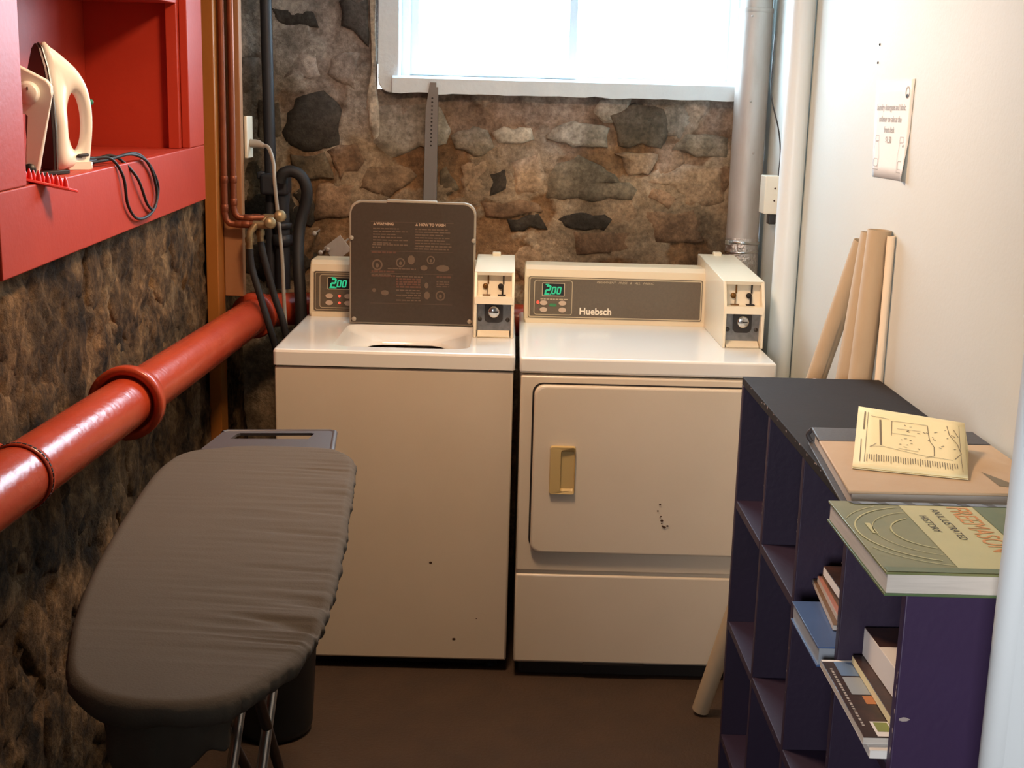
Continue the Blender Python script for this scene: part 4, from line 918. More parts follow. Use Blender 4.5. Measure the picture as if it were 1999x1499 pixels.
# metal bracket behind the washer
bk = thing('wall_bracket', 'tilted grey metal bracket on the stone wall behind the washer console', 'bracket', (0.06, 0.86, 1.10))
f = MB(); f.obb((0.066, 0.845, 1.103), (0.8, 0, 0.62), Y, (-0.62, 0, 0.8), 0.036, 0.030, 0.003, 0.001); f.obb((0.066, 0.812, 1.098), (0.8, 0, 0.62), (0, 1, 0), (-0.62, 0, 0.8), 0.034, 0.003, 0.030, 0.001); f.build('bracket_plate', M['galv'], bk)
for p in ((0.035, 0.805, 1.095), (0.012, 0.80, 1.085), (-0.010, 0.82, 1.145)):
    f = MB(); f.lathe([(0.008, 0), (0.008, 0.006), (0.005, 0.008), (0, 0.008)], p, (0, -1, 0), 8); f.tube([(p[0], p[1], p[2]), (p[0], YB+0.01, p[2])], 0.003, 6); f.build('bolt', M['galv'], bk)
# perforated strap on the wall below the window
ps = thing('perforated_strap', 'grey perforated metal strap hanging from the window sill down the stone wall', 'strap', (0.36, 0.86, 1.45))
f = MB(); f.prism([(0.358, 1.635), (0.378, 1.635), (0.377, 1.55), (0.375, 1.10), (0.338, 1.10), (0.345, 1.55)], (0, 0.862, 0), X, Z, Y*0.006, 0.001); f.prism([(0.377, 1.62), (0.384, 1.62), (0.383, 1.10), (0.375, 1.10)], (0, 0.862, 0), X, Z, Y*0.03); f.build('strap_channel', M['strap'], ps)
f = MB()
for k in range(13): f.flat(ellipse(0.366-0.0012*k*0.2, 1.585-k*0.0125, 0.0035, 0.0028, 8), (0, 0.8612, 0), X, Z)
f.build('hole_row', M['dark'], ps, kind='stuff')

# ------------------------------------------------------------------ white pipe up the right wall
wp = thing('white_pipe', 'white painted vertical pipe against the right wall beyond the dryer', 'pipe', (1.419, 0.30, 0))
f = MB(); f.tube([(1.419, 0.30, 0.0), (1.419, 0.30, ZC)], 0.0345, 32); f.build('pipe_length', M['pipe_white'], wp)
f = MB(); f.lathe([(0.0348, 0), (0.0355, 0.001), (0.0355, 0.02), (0.0348, 0.021)], (1.419, 0.30, 0.62)); f.build('joint_ring', M['pipe_white'], wp)

# ------------------------------------------------------------------ exhaust duct
du = thing('exhaust_duct', 'galvanised round exhaust duct rising behind the dryer beside the window', 'duct', (1.387, 0.82, 1.1))
f = MB(); f.tube([(1.386, 0.828, 1.15), (1.386, 0.828, 1.88)], 0.0525, 36); f.build('duct_length', M['galv'], du)
f = MB(); f.tube([(1.386, 0.828, 1.86), (1.386, 0.828, ZC)], 0.0495, 36); f.build('duct_length', M['galv'], du)
f = MB(); f.lathe([(0.0528, 0), (0.0545, 0.002), (0.0545, 0.012), (0.0528, 0.014)], (1.386, 0.828, 1.872)); f.build('joint_ring', M['galv'], du)
f = MB(); pts = [(1.386, 0.828, 1.165), (1.386, 0.826, 1.12), (1.388, 0.824, 1.06), (1.388, 0.82, 0.98), (1.387, 0.82, 0.85), (1.386, 0.82, 0.40)]
f.tube(smooth_path(pts, 5), 0.0535, 30); f.build('flexible_end', M['foil'], du)
f = MB(); f.lathe([(0.054, 0), (0.0565, 0.001), (0.0565, 0.009), (0.054, 0.010)], (1.386, 0.828, 1.148), (0.05, 0, 1)); f.lathe([(0.054, 0), (0.056, 0.001), (0.056, 0.006), (0.054, 0.007)], (1.386, 0.827, 1.118), (-0.06, 0, 1)); f.obb((1.335, 0.785, 1.155), (0.7, -0.7, 0), (0.7, 0.7, 0), Z, 0.008, 0.010, 0.008, 0.001); f.build('hose_clamp', M['chrome'], du)
for (a, z) in ((-100, 1.60), (-112, 1.86), (-80, 1.44)):
    f = MB(); c = Vector((1.386+0.0525*math.cos(math.radians(a)), 0.828+0.0525*math.sin(math.radians(a)), z)); f.lathe([(0.004, 0), (0.004, 0.002), (0, 0.003)], c, (math.cos(math.radians(a)), math.sin(math.radians(a)), 0), 8); f.build('rivet', M['galv'], du)
jb = thing('junction_box', 'white junction box with two screws on the right wall beside the duct', 'junction box', (1.43, 0.60, 1.32))
f = MB(); f.box(1.398, 1.4545, 0.560, 0.640, 1.264, 1.379, 0.003); f.build('box_cover', M['white_plastic'], jb)
for z in (1.342, 1.305):
    f = MB(); f.lathe([(0.0028, 0), (0.0028, 0.0015), (0, 0.002)], (1.428, 0.560, z), (0, -1, 0), 8); f.build('screw', M['rust'], jb)
f = MB(); f.box(1.418, 1.440, 0.575, 0.61, 1.232, 1.264, 0.003); f.build('cable_clamp', M['gunmetal'], jb)
f = MB(); f.tube(smooth_path([(1.412, 0.635, 1.80), (1.409, 0.63, 1.66), (1.414, 0.62, 1.60), (1.436, 0.61, 1.52), (1.446, 0.605, 1.45), (1.444, 0.60, 1.379)], 6), 0.0022, 6); tag(f.build('cable', M['gunmetal']), 'thin dark cable running down into the white junction box', 'cable')

# ------------------------------------------------------------------ bookcase
SX0, SX1, SY0, SY1 = 1.1437, 1.4435, -1.824, -0.622
bc = thing('bookcase', 'dark purple open bookcase of twelve cells with worn chipped edges along the white wall', 'bookcase', (1.29, -1.22, 0))
T = 0.018; zl = [0.158, 0.436, 0.722]; ZT = 0.999; cw = (SY1-SY0)/4
f = MB(); f.box(SX0, SX1, SY0, SY1, ZT-T, ZT, 0.0015); f.build('top_board', M['shelf_top'], bc)
f = MB(); f.box(SX1-0.006, SX1, SY0+T, SY1-T, 0.10, ZT-T); f.build('back_panel', M['shelf'], bc)
for i in range(5):
    y = SY1-i*cw; y0, y1 = (y-T, y) if i == 0 else ((y, y+T) if i == 4 else (y-T/2, y+T/2))
    if i in (0, 4):
        f = MB(); f.box(SX0, SX1-0.0062, y0, y1, 0.0, ZT-T, 0.0015); f.build('end_panel', M['shelf' if i == 0 else 'shelf_end'], bc)
    else:
        f = MB(); f.box(SX0+0.001, SX1-0.0062, y0, y1, 0.0, ZT-T, 0.0015); f.build('divider', M['shelf'], bc)
for z in zl:
    for i in range(4):
        ya = SY1-(i+1)*cw+(T if i == 3 else T/2); yb = SY1-i*cw-(T if i == 0 else T/2)
        f = MB(); f.box(SX0+0.0005, SX1-0.0062, ya+0.0002, yb-0.0002, z-T, z, 0.0012); f.build('shelf_board', M['shelf_top' if z > 9 else 'shelf'], bc)
# chipped paint along the front edges
random.seed(12); f = MB()
def chip(c, a, b, s):
    k = random.randint(5, 7); f.flat([(s*random.uniform(0.5, 1)*math.cos(2*PI*i/k)*2.2, s*random.uniform(0.5, 1)*math.sin(2*PI*i/k)) for i in range(k)], c, a, b)
for _ in range(34): chip((SX0-0.0006, random.uniform(SY0, SY1), ZT-random.uniform(0.001, 0.006)), Y, Z, random.uniform(0.001, 0.0028))
for _ in range(40): chip((SX0-0.0006, random.uniform(SY0, SY1), random.choice(zl)-random.uniform(0.001, 0.010)), Y, Z, random.uniform(0.0008, 0.0022))
for _ in range(44): chip((SX0-0.0006, SY0+random.uniform(0.001, 0.005), random.uniform(0.2, 0.97)), Z, Y, random.uniform(0.0010, 0.003))
for i in (1, 2, 3):
    for _ in range(12): chip((SX0+0.0002, SY1-i*cw+random.uniform(-0.006, 0.006), random.uniform(0.2, 0.97)), Z, Y, random.uniform(0.0008, 0.0016))
chip((SX0+0.012, SY0-0.0006, 0.795), X, Z, 0.004); chip((1.30, SY1-0.004, ZT+0.0005), X, Y, 0.003); chip((1.19, SY1-0.003, ZT+0.0005), X, Y, 0.004)
f.build('paint_chip', M['chip'], bc, kind='stuff')

# ------------------------------------------------------------------ books and papers
def book(name, label, cat, x0, x1, y0, y1, z0, z1, cover, pages, rot=0, hard=True, group=None, ct=0.002, under=None):
    """lies flat: covers above and below a page block, spine on the far x side"""
    c = Vector(((x0+x1)/2, (y0+y1)/2, z0)); t = thing(name, label, cat, c, group)
    R_ = Matrix.Translation(c) @ Matrix.Rotation(rot, 4, 'Z') @ Matrix.Translation(-c); ov = 0.003 if hard else 0.0
    f = MB(); f.xf = R_; f.box(x0+ov, x1-ov, y0+ov, y1-ov, z0+ct, z1-ct); f.build('page_block', pages, t)
    f = MB(); f.xf = R_; f.box(x0, x1, y0, y1, z1-ct, z1, 0.0006); f.build('front_cover', cover, t)
    f = MB(); f.xf = R_; f.box(x0, x1, y0, y1, z0, z0+ct, 0.0006); f.build('back_cover', under or cover, t)
    f = MB(); f.xf = R_; f.box(x1-ct, x1, y0, y1, z0, z1, 0.0006); f.build('spine', cover, t)
    return t, R_
# binder
bt = thing('binder', 'wide tan binder with charcoal spine band lying on the bookcase top', 'binder', (1.28, -1.39, ZT))
bl = [(1.128, -1.580), (1.440, -1.572), (1.440, -1.205), (1.160, -1.200)]
def quadslab(poly, z0, z1, name, m, parent, bev=0.001):
    f = MB(); f.prism(poly, (0, 0, z0), X, Y, Z*(z1-z0), bev); return f.build(name, m, parent)
quadslab([(p[0]-0.004*(p[0] < 1.3), p[1]) for p in bl], ZT+0.0006, ZT+0.0042, 'back_cover', M['charcoal'], bt)
quadslab([(1.134, -1.574), (1.436, -1.566), (1.436, -1.212), (1.166, -1.207)], ZT+0.004, ZT+0.026, 'page_block', M['pages'], bt)
def lerp2(a, b, t): return (a[0]+(b[0]-a[0])*t, a[1]+(b[1]-a[1])*t)
k_ = 0.76
quadslab([bl[0], bl[1], lerp2(bl[1], bl[2], k_), lerp2(bl[0], bl[3], k_)], ZT+0.026, ZT+0.031, 'front_cover', M['tan'], bt, 0.0015)
quadslab([lerp2(bl[0], bl[3], k_), lerp2(bl[1], bl[2], k_), bl[2], bl[3]], ZT+0.026, ZT+0.0318, 'spine_band', M['charcoal'], bt, 0.002)
f = MB(); f.tube(smooth_path([(1.162, -1.201, ZT+0.028), (1.156, -1.196, ZT+0.017), (1.162, -1.201, ZT+0.006)], 4), 0.004, 8); f.build('spine_corner', M['charcoal'], bt)
f = MB(); f.flat([(1.362, -1.462), (1.396, -1.545), (1.362, -1.538)], (0, 0, ZT+0.0314), X, Y); f.build('printed_triangle', M['ink'], bt)
# folded leaflet, its upper leaf sprung open
ZS = ZT+0.0322
lf = thing('leaflet', 'cream folded leaflet with a line map lying on the tan binder', 'leaflet', (1.28, -1.37, ZS))
P00, P10 = Vector((1.163, -1.462, ZS+0.003)), Vector((1.325, -1.511, ZS+0.003)); P01, P11 = Vector((1.234, -1.218, 1.074)), Vector((1.380, -1.322, 1.074))
f = MB(); N1, N2 = 6, 12; vs = []
def LP(a, b, e=0.0):
    p = (P00*(1-a)+P10*a)*(1-b)+(P01*(1-a)+P11*a)*b; p = p+Z*(0.010*math.sin(PI*b)*0.6*-1 if False else -0.006*math.sin(PI*b)); return p+Z*e
for j in range(N2+1):
    for i in range(N1+1): vs.append(LP(i/N1, j/N2))
f._add(vs, [(j*(N1+1)+i, j*(N1+1)+i+1, (j+1)*(N1+1)+i+1, (j+1)*(N1+1)+i) for j in range(N2) for i in range(N1)], True)
sh = f.build('upper_leaf', M['cream_paper'], lf); so = sh.modifiers.new('thickness', 'SOLIDIFY'); so.thickness = 0.0012; so.offset = -1
f = MB(); q = [P00-Z*0.0022, P10-Z*0.0022, Vector((1.385, -1.34, ZS+0.001)), Vector((1.235, -1.235, ZS+0.001))]; f._add(q, [(0, 1, 2, 3)]); sh = f.build('lower_leaf', M['cream_paper'], lf); so = sh.modifiers.new('thickness', 'SOLIDIFY'); so.thickness = 0.001
f = MB(); q0, q1 = Vector((1.385, -1.34, ZS+0.001)), Vector((1.235, -1.235, ZS+0.001)); f._add([P11, P01, q1, q0], [(0, 1, 2, 3)]); sh = f.build('fold', M['cream_paper'], lf); so = sh.modifiers.new('thickness', 'SOLIDIFY'); so.thickness = 0.001
f = MB()
def stroke(a0, b0, a1, b1, w=0.0007, n=4):
    for k in range(n):
        p = LP(a0+(a1-a0)*k/n, b0+(b1-b0)*k/n, 0.0007); q = LP(a0+(a1-a0)*(k+1)/n, b0+(b1-b0)*(k+1)/n, 0.0007)
        t = (q-p).normalized(); s_ = t.cross(Z).normalized()*w; f._add([p-s_, p+s_, q+s_, q-s_], [(0, 1, 2, 3)])
random.seed(31)
for s in ((0.10, 0.93, 0.10, 0.10), (0.95, 0.93, 0.96, 0.10)): stroke(*s, 0.0004, 10)
stroke(0.07, 0.93, 0.07, 0.66, 0.0012); stroke(0.055, 0.5, 0.06, 0.1, 0.0006)
stroke(0.22, 0.84, 0.24, 0.44, 0.0016); stroke(0.13, 0.88, 0.30, 0.87, 0.0007)
for s in ((0.33, 0.85, 0.33, 0.62), (0.33, 0.85, 0.66, 0.86), (0.38, 0.74, 0.60, 0.75), (0.33, 0.66, 0.55, 0.66), (0.66, 0.86, 0.68, 0.62), (0.68, 0.62, 0.72, 0.52), (0.72, 0.52, 0.72, 0.36), (0.72, 0.36, 0.64, 0.30), (0.84, 0.90, 0.86, 0.76), (0.86, 0.76, 0.93, 0.62), (0.93, 0.62, 0.96, 0.46), (0.96, 0.46, 0.90, 0.34), (0.14, 0.40, 0.26, 0.42), (0.26, 0.42, 0.62, 0.34), (0.62, 0.34, 0.88, 0.32), (0.14, 0.38, 0.20, 0.46), (0.40, 0.42, 0.58, 0.40), (0.90, 0.85, 0.94, 0.74)): stroke(*s, 0.0006)
for _ in range(26): a, b = random.uniform(0.4, 0.9), random.uniform(0.45, 0.82); stroke(a, b, a+random.uniform(0.01, 0.03), b+random.uniform(-0.02, 0.02), 0.0009, 1)
for k in range(38): a = 0.12+k*0.0215; stroke(a, 0.26+random.uniform(-0.01, 0.01), a+0.002, random.uniform(0.11, 0.17), 0.0006, 2)
f.build('printed_map', M['ink'], lf, kind='stuff')
# big green book
gt, GR = book('hardback_book', 'large green hardback with orange title hanging over the bookcase end', 'book', 1.086, 1.408, -1.916, -1.630, ZT+0.001, ZT+0.031, M['green_cover'], M['pages'], 0, True, None, 0.003, M['green_deep'])
gz = ZT+0.0314
f = MB(); f.flat([(1.180, -1.646), (1.283, -1.646), (1.281, -1.897), (1.179, -1.897)], (0, 0, gz), X, Y); f.build('cover_print', M['cover_band'], gt)
f = MB(); f.flat([(1.284, -1.646), (1.406, -1.646), (1.406, -1.914), (1.282, -1.914)], (0, 0, gz), X, Y); f.build('cover_print', M['green_deep'], gt)
f = MB(); f.flat([(1.088, -1.898), (1.281, -1.898), (1.281, -1.914), (1.088, -1.914)], (0, 0, gz+0.0002), X, Y); f.build('cover_print', M['green_deep'], gt)
f = MB(); cx, cy = 1.205, -1.765
for R0, w in ((0.112, 0.0022), (0.090, 0.0012), (0.066, 0.0022), (0.126, 0.0012)):
    a0 = [math.radians(a) for a in range(95, 266, 6)]
    for a, b in zip(a0[:-1], a0[1:]):
        q = [(cx+r*math.cos(t), cy+r*math.sin(t)) for r, t in ((R0, a), (R0+w, a), (R0+w, b), (R0, b))]
        if all(1.088 < p[0] < 1.179 and -1.896 < p[1] < -1.648 for p in q): f.flat(q, (0, 0, gz+0.0003), X, Y)
f.flat([(1.110, -1.730), (1.117, -1.730), (1.117, -1.772), (1.110, -1.772)], (0, 0, gz+0.0003), X, Y); f.build('cover_print', M['cover_line'], gt, kind='stuff')
f = MB(); random.seed(2)
for k in range(7): f.flat([(1.13+k*0.038, -1.645), (1.13+k*0.038+0.026, -1.645), (1.13+k*0.038+0.022, -1.633), (1.13+k*0.038-0.004, -1.633)], (0, 0, gz+0.0004), X, Y)
f.build('cover_print', M['cover_blue'], gt, kind='stuff')
f = MB()
for k in range(7): f.flat([(1.118+k*0.038, -1.645), (1.130+k*0.038, -1.645), (1.126+k*0.038, -1.633), (1.112+k*0.038, -1.633)], (0, 0, gz+0.0004), X, Y)
f.build('cover_print', M['cover_navy'], gt, kind='stuff')
lettering('FREEMASON', 0.043, (1.2445, -1.650, gz+0.0005), (0, -1, 0), (1, 0, 0), M['orange_ink'], gt, sx=0.78)
lettering('AN ILLUSTRATED', 0.0150, (1.2185, -1.662, gz+0.0005), (0, -1, 0), (1, 0, 0), M['ink_dark'], gt, sx=1.1)
lettering('HISTORY', 0.0150, (1.194, -1.692, gz+0.0005), (0, -1, 0), (1, 0, 0), M['ink_dark'], gt, sx=1.15)
# blue hardback in the third cell, small books piled on it
zz = zl[2]
book('hardback_book', 'blue hardback sticking out of the bookcase under a pile of thin books', 'book', 1.1205, 1.40, -1.508, -1.320, zz+0.0005, zz+0.034, M['blue_cover'], M['blue_edge'], 0, True, None, 0.003)
pz = zz+0.0345
book('booklet', 'brown booklet lowest in the pile on the blue hardback', 'booklet', 1.166, 1.33, -1.450, -1.245, pz, pz+0.010, M['brown_cover'], M['pages'], math.radians(-4), False, 'thin books piled on the blue hardback', 0.0012)
book('booklet', 'pinkish booklet second from the bottom of the pile on the blue hardback', 'booklet', 1.172, 1.34, -1.455, -1.260, pz+0.0105, pz+0.022, M['pink_cover'], M['pages'], math.radians(-3), False, 'thin books piled on the blue hardback', 0.0012)
book('paperback_book', 'orange paperback in the middle of the pile on the blue hardback', 'book', 1.178, 1.345, -1.468, -1.275, pz+0.0225, pz+0.042, M['orange_cover'], M['brown_cover'], math.radians(-2), False, 'thin books piled on the blue hardback', 0.0015)
book('paperback_book', 'white-edged dark paperback above the orange one in the pile', 'book', 1.172, 1.34, -1.505, -1.310, pz+0.0425, pz+0.060, M['dark_cover'], M['white_paper'], 0, False, 'thin books piled on the blue hardback', 0.0015)
t, R_ = book('paperback_book', 'dark photo-cover paperback on top of the pile, against the divider', 'book', 1.205, 1.35, -1.508, -1.365, pz+0.0605, pz+0.080, M['dark_cover'], M['dark_cover'], 0, False, 'thin books piled on the blue hardback', 0.0015)
f = MB(); f.flat([(1.212, -1.40), (1.25, -1.40), (1.25, -1.375), (1.205, -1.372)], (0, 0, pz+0.0804), X, Y); f.build('cover_print', M['orange_cover'], t)
# fourth cell: magazines, guide, white book
book('magazine', 'white magazine at the bottom of the pile in the nearest bookcase cell', 'magazine', 1.127, 1.35, -1.797, -1.560, zz+0.0005, zz+0.013, M['white_paper'], M['white_paper'], math.radians(-1), False, None, 0.001)
t, R_ = book('guidebook', 'guidebook with black title strip and photo panels on the white magazine', 'book', 1.119, 1.34, -1.780, -1.5345, zz+0.0135, zz+0.024, M['dark_cover'], M['pages'], 0, False, None, 0.001, M['white_paper'])
gzz = zz+0.0244
for (x0, x1, ya, yb, mk) in ((1.137, 1.20, -1.590, -1.541, 'photo_sky'), (1.137, 1.20, -1.652, -1.594, 'photo_grey'), (1.150, 1.20, -1.682, -1.656, 'orange_cover'), (1.139, 1.20, -1.778, -1.735, 'white_paper'), (1.143, 1.162, -1.765, -1.738, 'photo_green')):
    f = MB(); f.flat([(x0, ya), (x1, ya), (x1, yb), (x0, yb)], (0, 0, gzz+(0.0002 if mk == 'photo_green' else 0)), X, Y); f.build('photo_panel', M[mk], t)
f = MB(); f.box(1.120, 1.345, -1.5405, -1.5348, zz+0.0238, zz+0.0246); f.build('white_border', M['white_paper'], t)
f = MB(); random.seed(8); y = -1.565
while y > -1.745:
    w = random.uniform(0.003, 0.009); f.flat([(1.126, y-w), (1.1295, y-w), (1.1295, y), (1.126, y)], (0, 0, gzz), X, Y); y -= w+0.003
f.build('printed_title', M['ink_pale'], t, kind='stuff')
t, R_ = book('paperback_book', 'black-covered paperback with pale yellowish edges lying on the guidebook', 'book', 1.164, 1.36, -1.782, -1.545, zz+0.0245, zz+0.038, M['dark_cover'], M['cream_paper'], 0, False, None, 0.001)
f = MB(); f.flat([(1.175, -1.735), (1.20, -1.74), (1.22, -1.715), (1.19, -1.71)], (0, 0, zz+0.0384), X, Y); f.flat([(1.17, -1.775), (1.24, -1.772), (1.24, -1.765), (1.17, -1.768)], (0, 0, zz+0.0384), X, Y); f.build('cover_print', M['cover_line'], t, kind='stuff')
t, R_ = book('thick_book', 'thick white paperback with dark photo on its cover, top of the nearest cell', 'book', 1.183, 1.37, -1.792, -1.540, zz+0.0385, zz+0.082, M['white_paper'], M['white_paper'], math.radians(1.5), False, None, 0.001)
f = MB(); f.xf = R_; f.box(1.1835, 1.369, -1.612, -1.541, zz+0.0819, zz+0.0824); f.build('cover_photo', M['dark_cover'], t)

# ------------------------------------------------------------------ cardboard tubes between dryer and bookcase
def card_tube(a, b, r, m, label):
    a, b = Vector(a), Vector(b); t = thing('cardboard_tube', label, 'tube', a, 'cardboard tubes leaning on the white wall'); d_ = (b-a).normalized()
    L_ = (b-a).length; f = MB(); f.lathe([(r, 0), (r, L_), (r*0.90, L_), (r*0.90, L_-0.25), (0, L_-0.25)], a, d_, 28); f.build('tube_wall', m, t)
    f = MB(); f.lathe([(r*0.96, 0.001), (0, 0.001)], a, d_, 20); f.build('end_cap', m, t)
card_tube((1.165, -0.222, 0.012), (1.427, -0.466, 1.285), 0.023, M['card'], 'leftmost brown cardboard tube, leaning farthest over, its foot showing by the dryer')
card_tube((1.318, -0.500, 0.012), (1.4265, -0.528, 1.311), 0.0245, M['card'], 'middle brown cardboard tube of the bundle behind the bookcase')
card_tube((1.372, -0.558, 0.012), (1.4280, -0.581, 1.322), 0.0258, M['card'], 'upright front brown cardboard tube, the widest of the bundle')
card_tube((1.4452, -0.612, 0.012), (1.4452, -0.6122, 1.312), 0.0090, M['card_pale'], 'slim pale tube hard against the wall, right of the brown tubes')

# ------------------------------------------------------------------ notice on the wall
nt_ = thing('paper_notice', 'white printed paper notice with bottle drawings taped to the white wall', 'notice', (1.4545, -0.51, 1.53))
xn = 1.4538
Q = [(-0.368, 1.6415), (-0.652, 1.6405), (-0.645, 1.4305), (-0.393, 1.4285)]
f = MB(); vs = []; N = 12
for j in range(9):
    for i in range(N+1):
        a, b = i/N, j/8
        y = (Q[0][0]*(1-a)+Q[1][0]*a)*(1-b)+(Q[3][0]*(1-a)+Q[2][0]*a)*b; z = (Q[0][1]*(1-a)+Q[1][1]*a)*(1-b)+(Q[3][1]*(1-a)+Q[2][1]*a)*b
        curl = 0.010*max(0, (a-0.82)/0.18)**2*max(0, (b-0.55)/0.45); vs.append((xn-curl, y, z))
f._add(vs, [(j*(N+1)+i, j*(N+1)+i+1, (j+1)*(N+1)+i+1, (j+1)*(N+1)+i) for j in range(8) for i in range(N)], True)
sh = f.build('sheet', M['white_paper'], nt_); so = sh.modifiers.new('thickness', 'SOLIDIFY'); so.thickness = 0.0006
NU = Vector((0, -1, 0))
for txt, sz, z in (('Laundry detergent and fabric', 0.0185, 1.5765), ('softener on sale at the', 0.0185, 1.5515), ('front desk', 0.0185, 1.5285), ('$1.50', 0.020, 1.506)):
    lettering(txt, sz, (xn-0.0012, -0.500, z), NU, Z, M['ink_pale'], nt_, align='CENTER', bold=0.0004)
f = MB(); NO = Vector((xn-0.0012, 0, 0))
def ol(poly, w=0.0012):
    c = (sum(p[0] for p in poly)/len(poly), sum(p[1] for p in poly)/len(poly)); k = 1-w/max(1e-4, max(math.hypot(p[0]-c[0], p[1]-c[1]) for p in poly))*1.6
    f.frame(poly, [(c[0]+(p[0]-c[0])*k, c[1]+(p[1]-c[1])*k) for p in poly], NO, -Y, Z)
for cx in (0.415, 0.600):
    ol([(cx-0.022, 1.445), (cx+0.022, 1.445), (cx+0.024, 1.475), (cx+0.016, 1.500), (cx+0.012, 1.508), (cx-0.012, 1.508), (cx-0.016, 1.500), (cx-0.024, 1.475)])
    ol([(cx-0.015, 1.509), (cx+0.015, 1.509), (cx+0.013, 1.521), (cx-0.013, 1.521)]); ol(rrect(cx-0.017, cx+0.017, 1.452, 1.470, 0.006, 3))
ol(ellipse(0.612, 1.613, 0.015, 0.013, 20), 0.0026)
f.build('bottle_drawing', M['ink_pale'], nt_, kind='stuff')
f = MB(); f.flat(ellipse(0.612, 1.606, 0.010, 0.004, 12), NO, -Y, Z); f.flat(ellipse(0.612, 1.502, 0.004, 0.003, 10), NO, -Y, Z); f.build('emblem', M['ink_dark'], nt_, kind='stuff')
for (y, z, lb) in ((-0.365, 1.722, 'upper'), (-0.362, 1.682, 'lower')):
    f = MB(); f.lathe([(0.0028, 0), (0.0028, 0.002), (0, 0.003)], (1.455, y, z), (-1, 0, 0), 8)
    tag(f.build('wall_screw', M['gunmetal']), lb+' tiny dark screw head in the white wall above the notice', 'screw', 'screws above the notice')

# ------------------------------------------------------------------ ironing board
ib = thing('ironing_board', 'ironing board with crumpled grey cotton cover in front of the washing machine', 'ironing board', (0.17, -1.3, 0))
OUT = [(0.02, -0.767), (-0.024, -0.790), (-0.048, -0.843), (-0.054, -0.963), (-0.038, -1.176), (-0.017, -1.38), (0.007, -1.552), (0.032, -1.679), (0.057, -1.775), (0.079, -1.845), (0.106, -1.892), (0.144, -1.925), (0.186, -1.940), (0.234, -1.943), (0.274, -1.935), (0.303, -1.915), (0.329, -1.872), (0.358, -1.803), (0.372, -1.715), (0.375, -1.603), (0.367, -1.399), (0.347, -1.144), (0.330, -0.929), (0.317, -0.824), (0.286, -0.768), (0.245, -0.735), (0.14, -0.735), (0.06, -0.745)]
P = [Vector((p[0], p[1], 0)) for p in OUT]; n = len(P); dense = []
for i in range(n):
    a, b, c, d_ = P[i-1], P[i], P[(i+1) % n], P[(i+2) % n]
    for j in range(30):
        t = j/30; dense.append(0.5*((2*b)+(c-a)*t+(2*a-5*b+4*c-d_)*t*t+(3*b-a-3*c+d_)*t**3))
N = len(dense); ZB = 0.850
def spine_pt(y): return Vector((0.160+0.052*((-y)-0.75)/1.2, y, 0))
def wr(x, y):
    sp_ = spine_pt(y).x; t = max(0.0, min(1.0, (x-sp_+0.11)/0.29)); nose = max(0, min(1, (y+1.90)/0.16))
    w = noise.noise(Vector((x*2.2, y*26, 0.3)))*0.6+noise.noise(Vector((x*4.0, y*58+x*6, 4.1)))*0.45+noise.noise(Vector((x*6, y*110+x*9, 9)))*0.22
    ridge = -abs(w)*0.0105*t**1.3*nose-abs(noise.noise(Vector((x*3, y*40, 7))))*0.0010*nose
    fold = 0.0
    for (yy, am, wd, sl) in ((-1.075, 0.006, 0.010, 0.10), (-1.19, 0.007, 0.009, 0.14), (-1.60, 0.009, 0.016, 0.22), (-1.69, 0.013, 0.013, 0.30), (-1.27, 0.004, 0.008, 0.08), (-1.40, 0.004, 0.008, 0.1)):
        fold -= am*math.exp(-((y-yy-(x-0.35)*sl*-1)/wd)**2)*max(0, (x-sp_-0.02)/0.17)**1.5
    return ridge+fold
f = MB(); vs = []; RG = 46
cen = [spine_pt(max(-1.70, min(-0.95, p.y))) for p in dense]
for r in range(RG+1):
    t = r/RG; k = 1-(1-t)**1.0
    for p, c in zip(dense, cen):
        q = c+(p-c)*k; edge = max(0, (t-0.93)/0.07); z = ZB+wr(q.x, q.y)*(1-0.5*edge)-0.007*edge**2; vs.append((q.x, q.y, z))
def skirt(off, dz, gath):
    for i, p in enumerate(dense):
        a, b = dense[i-1], dense[(i+1) % N]; tdir = (b-a).normalized(); nn = Vector((tdir.y, -tdir.x, 0))
        if nn.dot(p-cen[i]) < 0: nn = -nn
        nose = max(0.0, min(1.0, (-1.86-p.y)/0.05)) if p.x < 0.31 else 0.0
        side = 1 if p.x > 0.2 else 0.5
        g = gath*(0.004*noise.noise(Vector((p.x*16, p.y*38, 2)))*side+0.003*noise.noise(Vector((p.x*40, p.y*80, 5)))*side)
        hang = dz*(1+0.1*nose)
        q = p+nn*(off*(1+0.6*nose)+g); vs.append((q.x, q.y, ZB-hang+0.004*gath*noise.noise(Vector((p.x*20, p.y*20, 8)))))
skirt(0.003, 0.012, 0.8); skirt(0.003, 0.021, 1.2); skirt(-0.002, 0.030, 1.4); skirt(-0.014, 0.037, 1.4); skirt(-0.045, 0.036, 1.0)
R2 = RG+5
fs = [(r*N+i, r*N+(i+1) % N, (r+1)*N+(i+1) % N, (r+1)*N+i) for r in range(R2) for i in range(N)]
f._add(vs, fs, True); bmesh.ops.remove_doubles(f.bm, verts=f.bm.verts, dist=0.00008); f.build('cover', M['cloth'], ib)
f = MB(); f.prism([(p.x+(c.x-p.x)*0.10, p.y+(c.y-p.y)*0.10) for p, c in zip(dense[::12], cen[::12])], (0, 0, ZB-0.034), X, Y, Z*0.016); f.build('board_deck', M['board_metal'], ib)
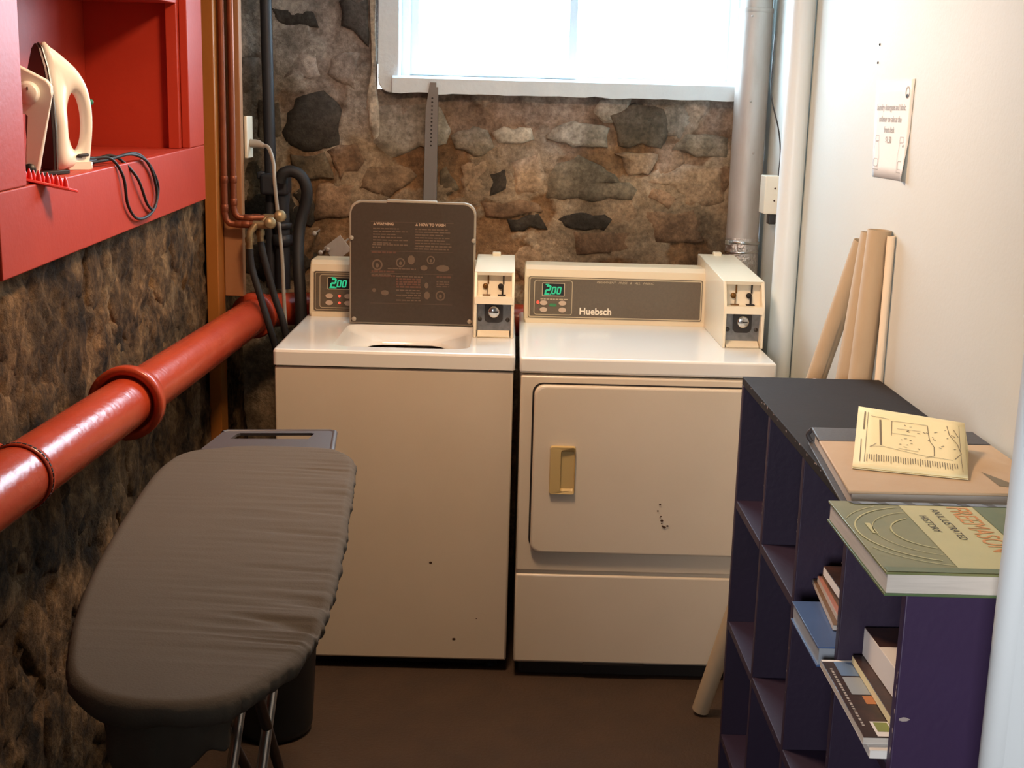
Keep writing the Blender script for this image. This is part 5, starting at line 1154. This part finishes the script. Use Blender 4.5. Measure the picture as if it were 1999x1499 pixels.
# drawstring end tucked under the nose
f = MB(); random.seed(6); pts = []
nv = []; NN, MM = 26, 14
for j in range(MM+1):
    for i in range(NN+1):
        u_ = i/NN; a = PI*(1.06+0.88*u_); b = j/MM; rr = 1-0.10*b
        x = 0.212+0.088*rr*math.cos(a)*(1+0.10*noise.noise(Vector((i*0.35, b*2, 1)))); y = -1.860+0.066*rr*math.sin(a)+0.016*noise.noise(Vector((i*0.30, b*1.2, 4)))*(0.3+b)
        z = ZB-0.024-(0.094-0.034*u_**2)*b*(0.92+0.22*noise.noise(Vector((i*0.22, 0, 3))))
        nv.append((x, y, z))
f._add(nv, [(j*(NN+1)+i, j*(NN+1)+i+1, (j+1)*(NN+1)+i+1, (j+1)*(NN+1)+i) for j in range(MM) for i in range(NN)], True)
sh = f.build('hanging_hem', M['cloth'], ib); so = sh.modifiers.new('thickness', 'SOLIDIFY'); so.thickness = 0.003
# metal iron rest at the tail with a slot
f = MB()
o1 = [(-0.012, -0.76), (0.002, -0.610), (0.010, -0.598), (0.235, -0.574), (0.246, -0.582), (0.262, -0.75)]
i1 = [(0.030, -0.668), (0.036, -0.626), (0.042, -0.618), (0.196, -0.602), (0.204, -0.606), (0.198, -0.654)]
f.frame(o1, i1, (0, 0, 0.836), X, Y, Z*0.006); f.build('tail_plate', M['board_metal'], ib)
f = MB(); f.tube([(o1[1][0], o1[1][1], 0.838), (o1[2][0], o1[2][1], 0.838), (o1[3][0], o1[3][1], 0.838), (o1[4][0], o1[4][1], 0.838), (o1[5][0], o1[5][1], 0.838)], 0.0065, 10); f.build('tail_rim', M['board_metal'], ib)
for (xa, ya, xb, yb, m, nm) in ((0.232, -1.00, 0.222, -1.80, 'silver', 'leg'), (0.180, -1.00, 0.172, -1.80, 'silver', 'leg'), (0.246, -1.62, 0.200, -0.86, 'brown_leg', 'leg'), (0.150, -1.62, 0.160, -0.86, 'brown_leg', 'leg')):
    f = MB(); f.tube([(xa, ya, ZB-0.036), (xb, yb, 0.022)], 0.0095, 14); f.build(nm, M[m], ib)
for (y, w, m) in ((-1.80, 0.17, 'silver'), (-0.86, 0.14, 'brown_leg')):
    f = MB(); f.tube([(0.195-w, y, 0.014), (0.195+w, y, 0.014)], 0.013, 14); f.build('foot', M[m], ib)

# ------------------------------------------------------------------ waste bin behind the ironing board
wb = thing('waste_bin', 'dark teal plastic waste bin on the floor under the ironing board', 'bin', (0.055, -0.40, 0))
f = MB(); f.lathe([(0, 0.004), (0.080, 0.0), (0.092, 0.006), (0.098, 0.025), (0.112, 0.29), (0.118, 0.295), (0.118, 0.305), (0.109, 0.305), (0.094, 0.02), (0, 0.016)], (0.058, -0.36, 0), (0, 0, 1), 36); f.build('bin_body', M['bin'], wb)
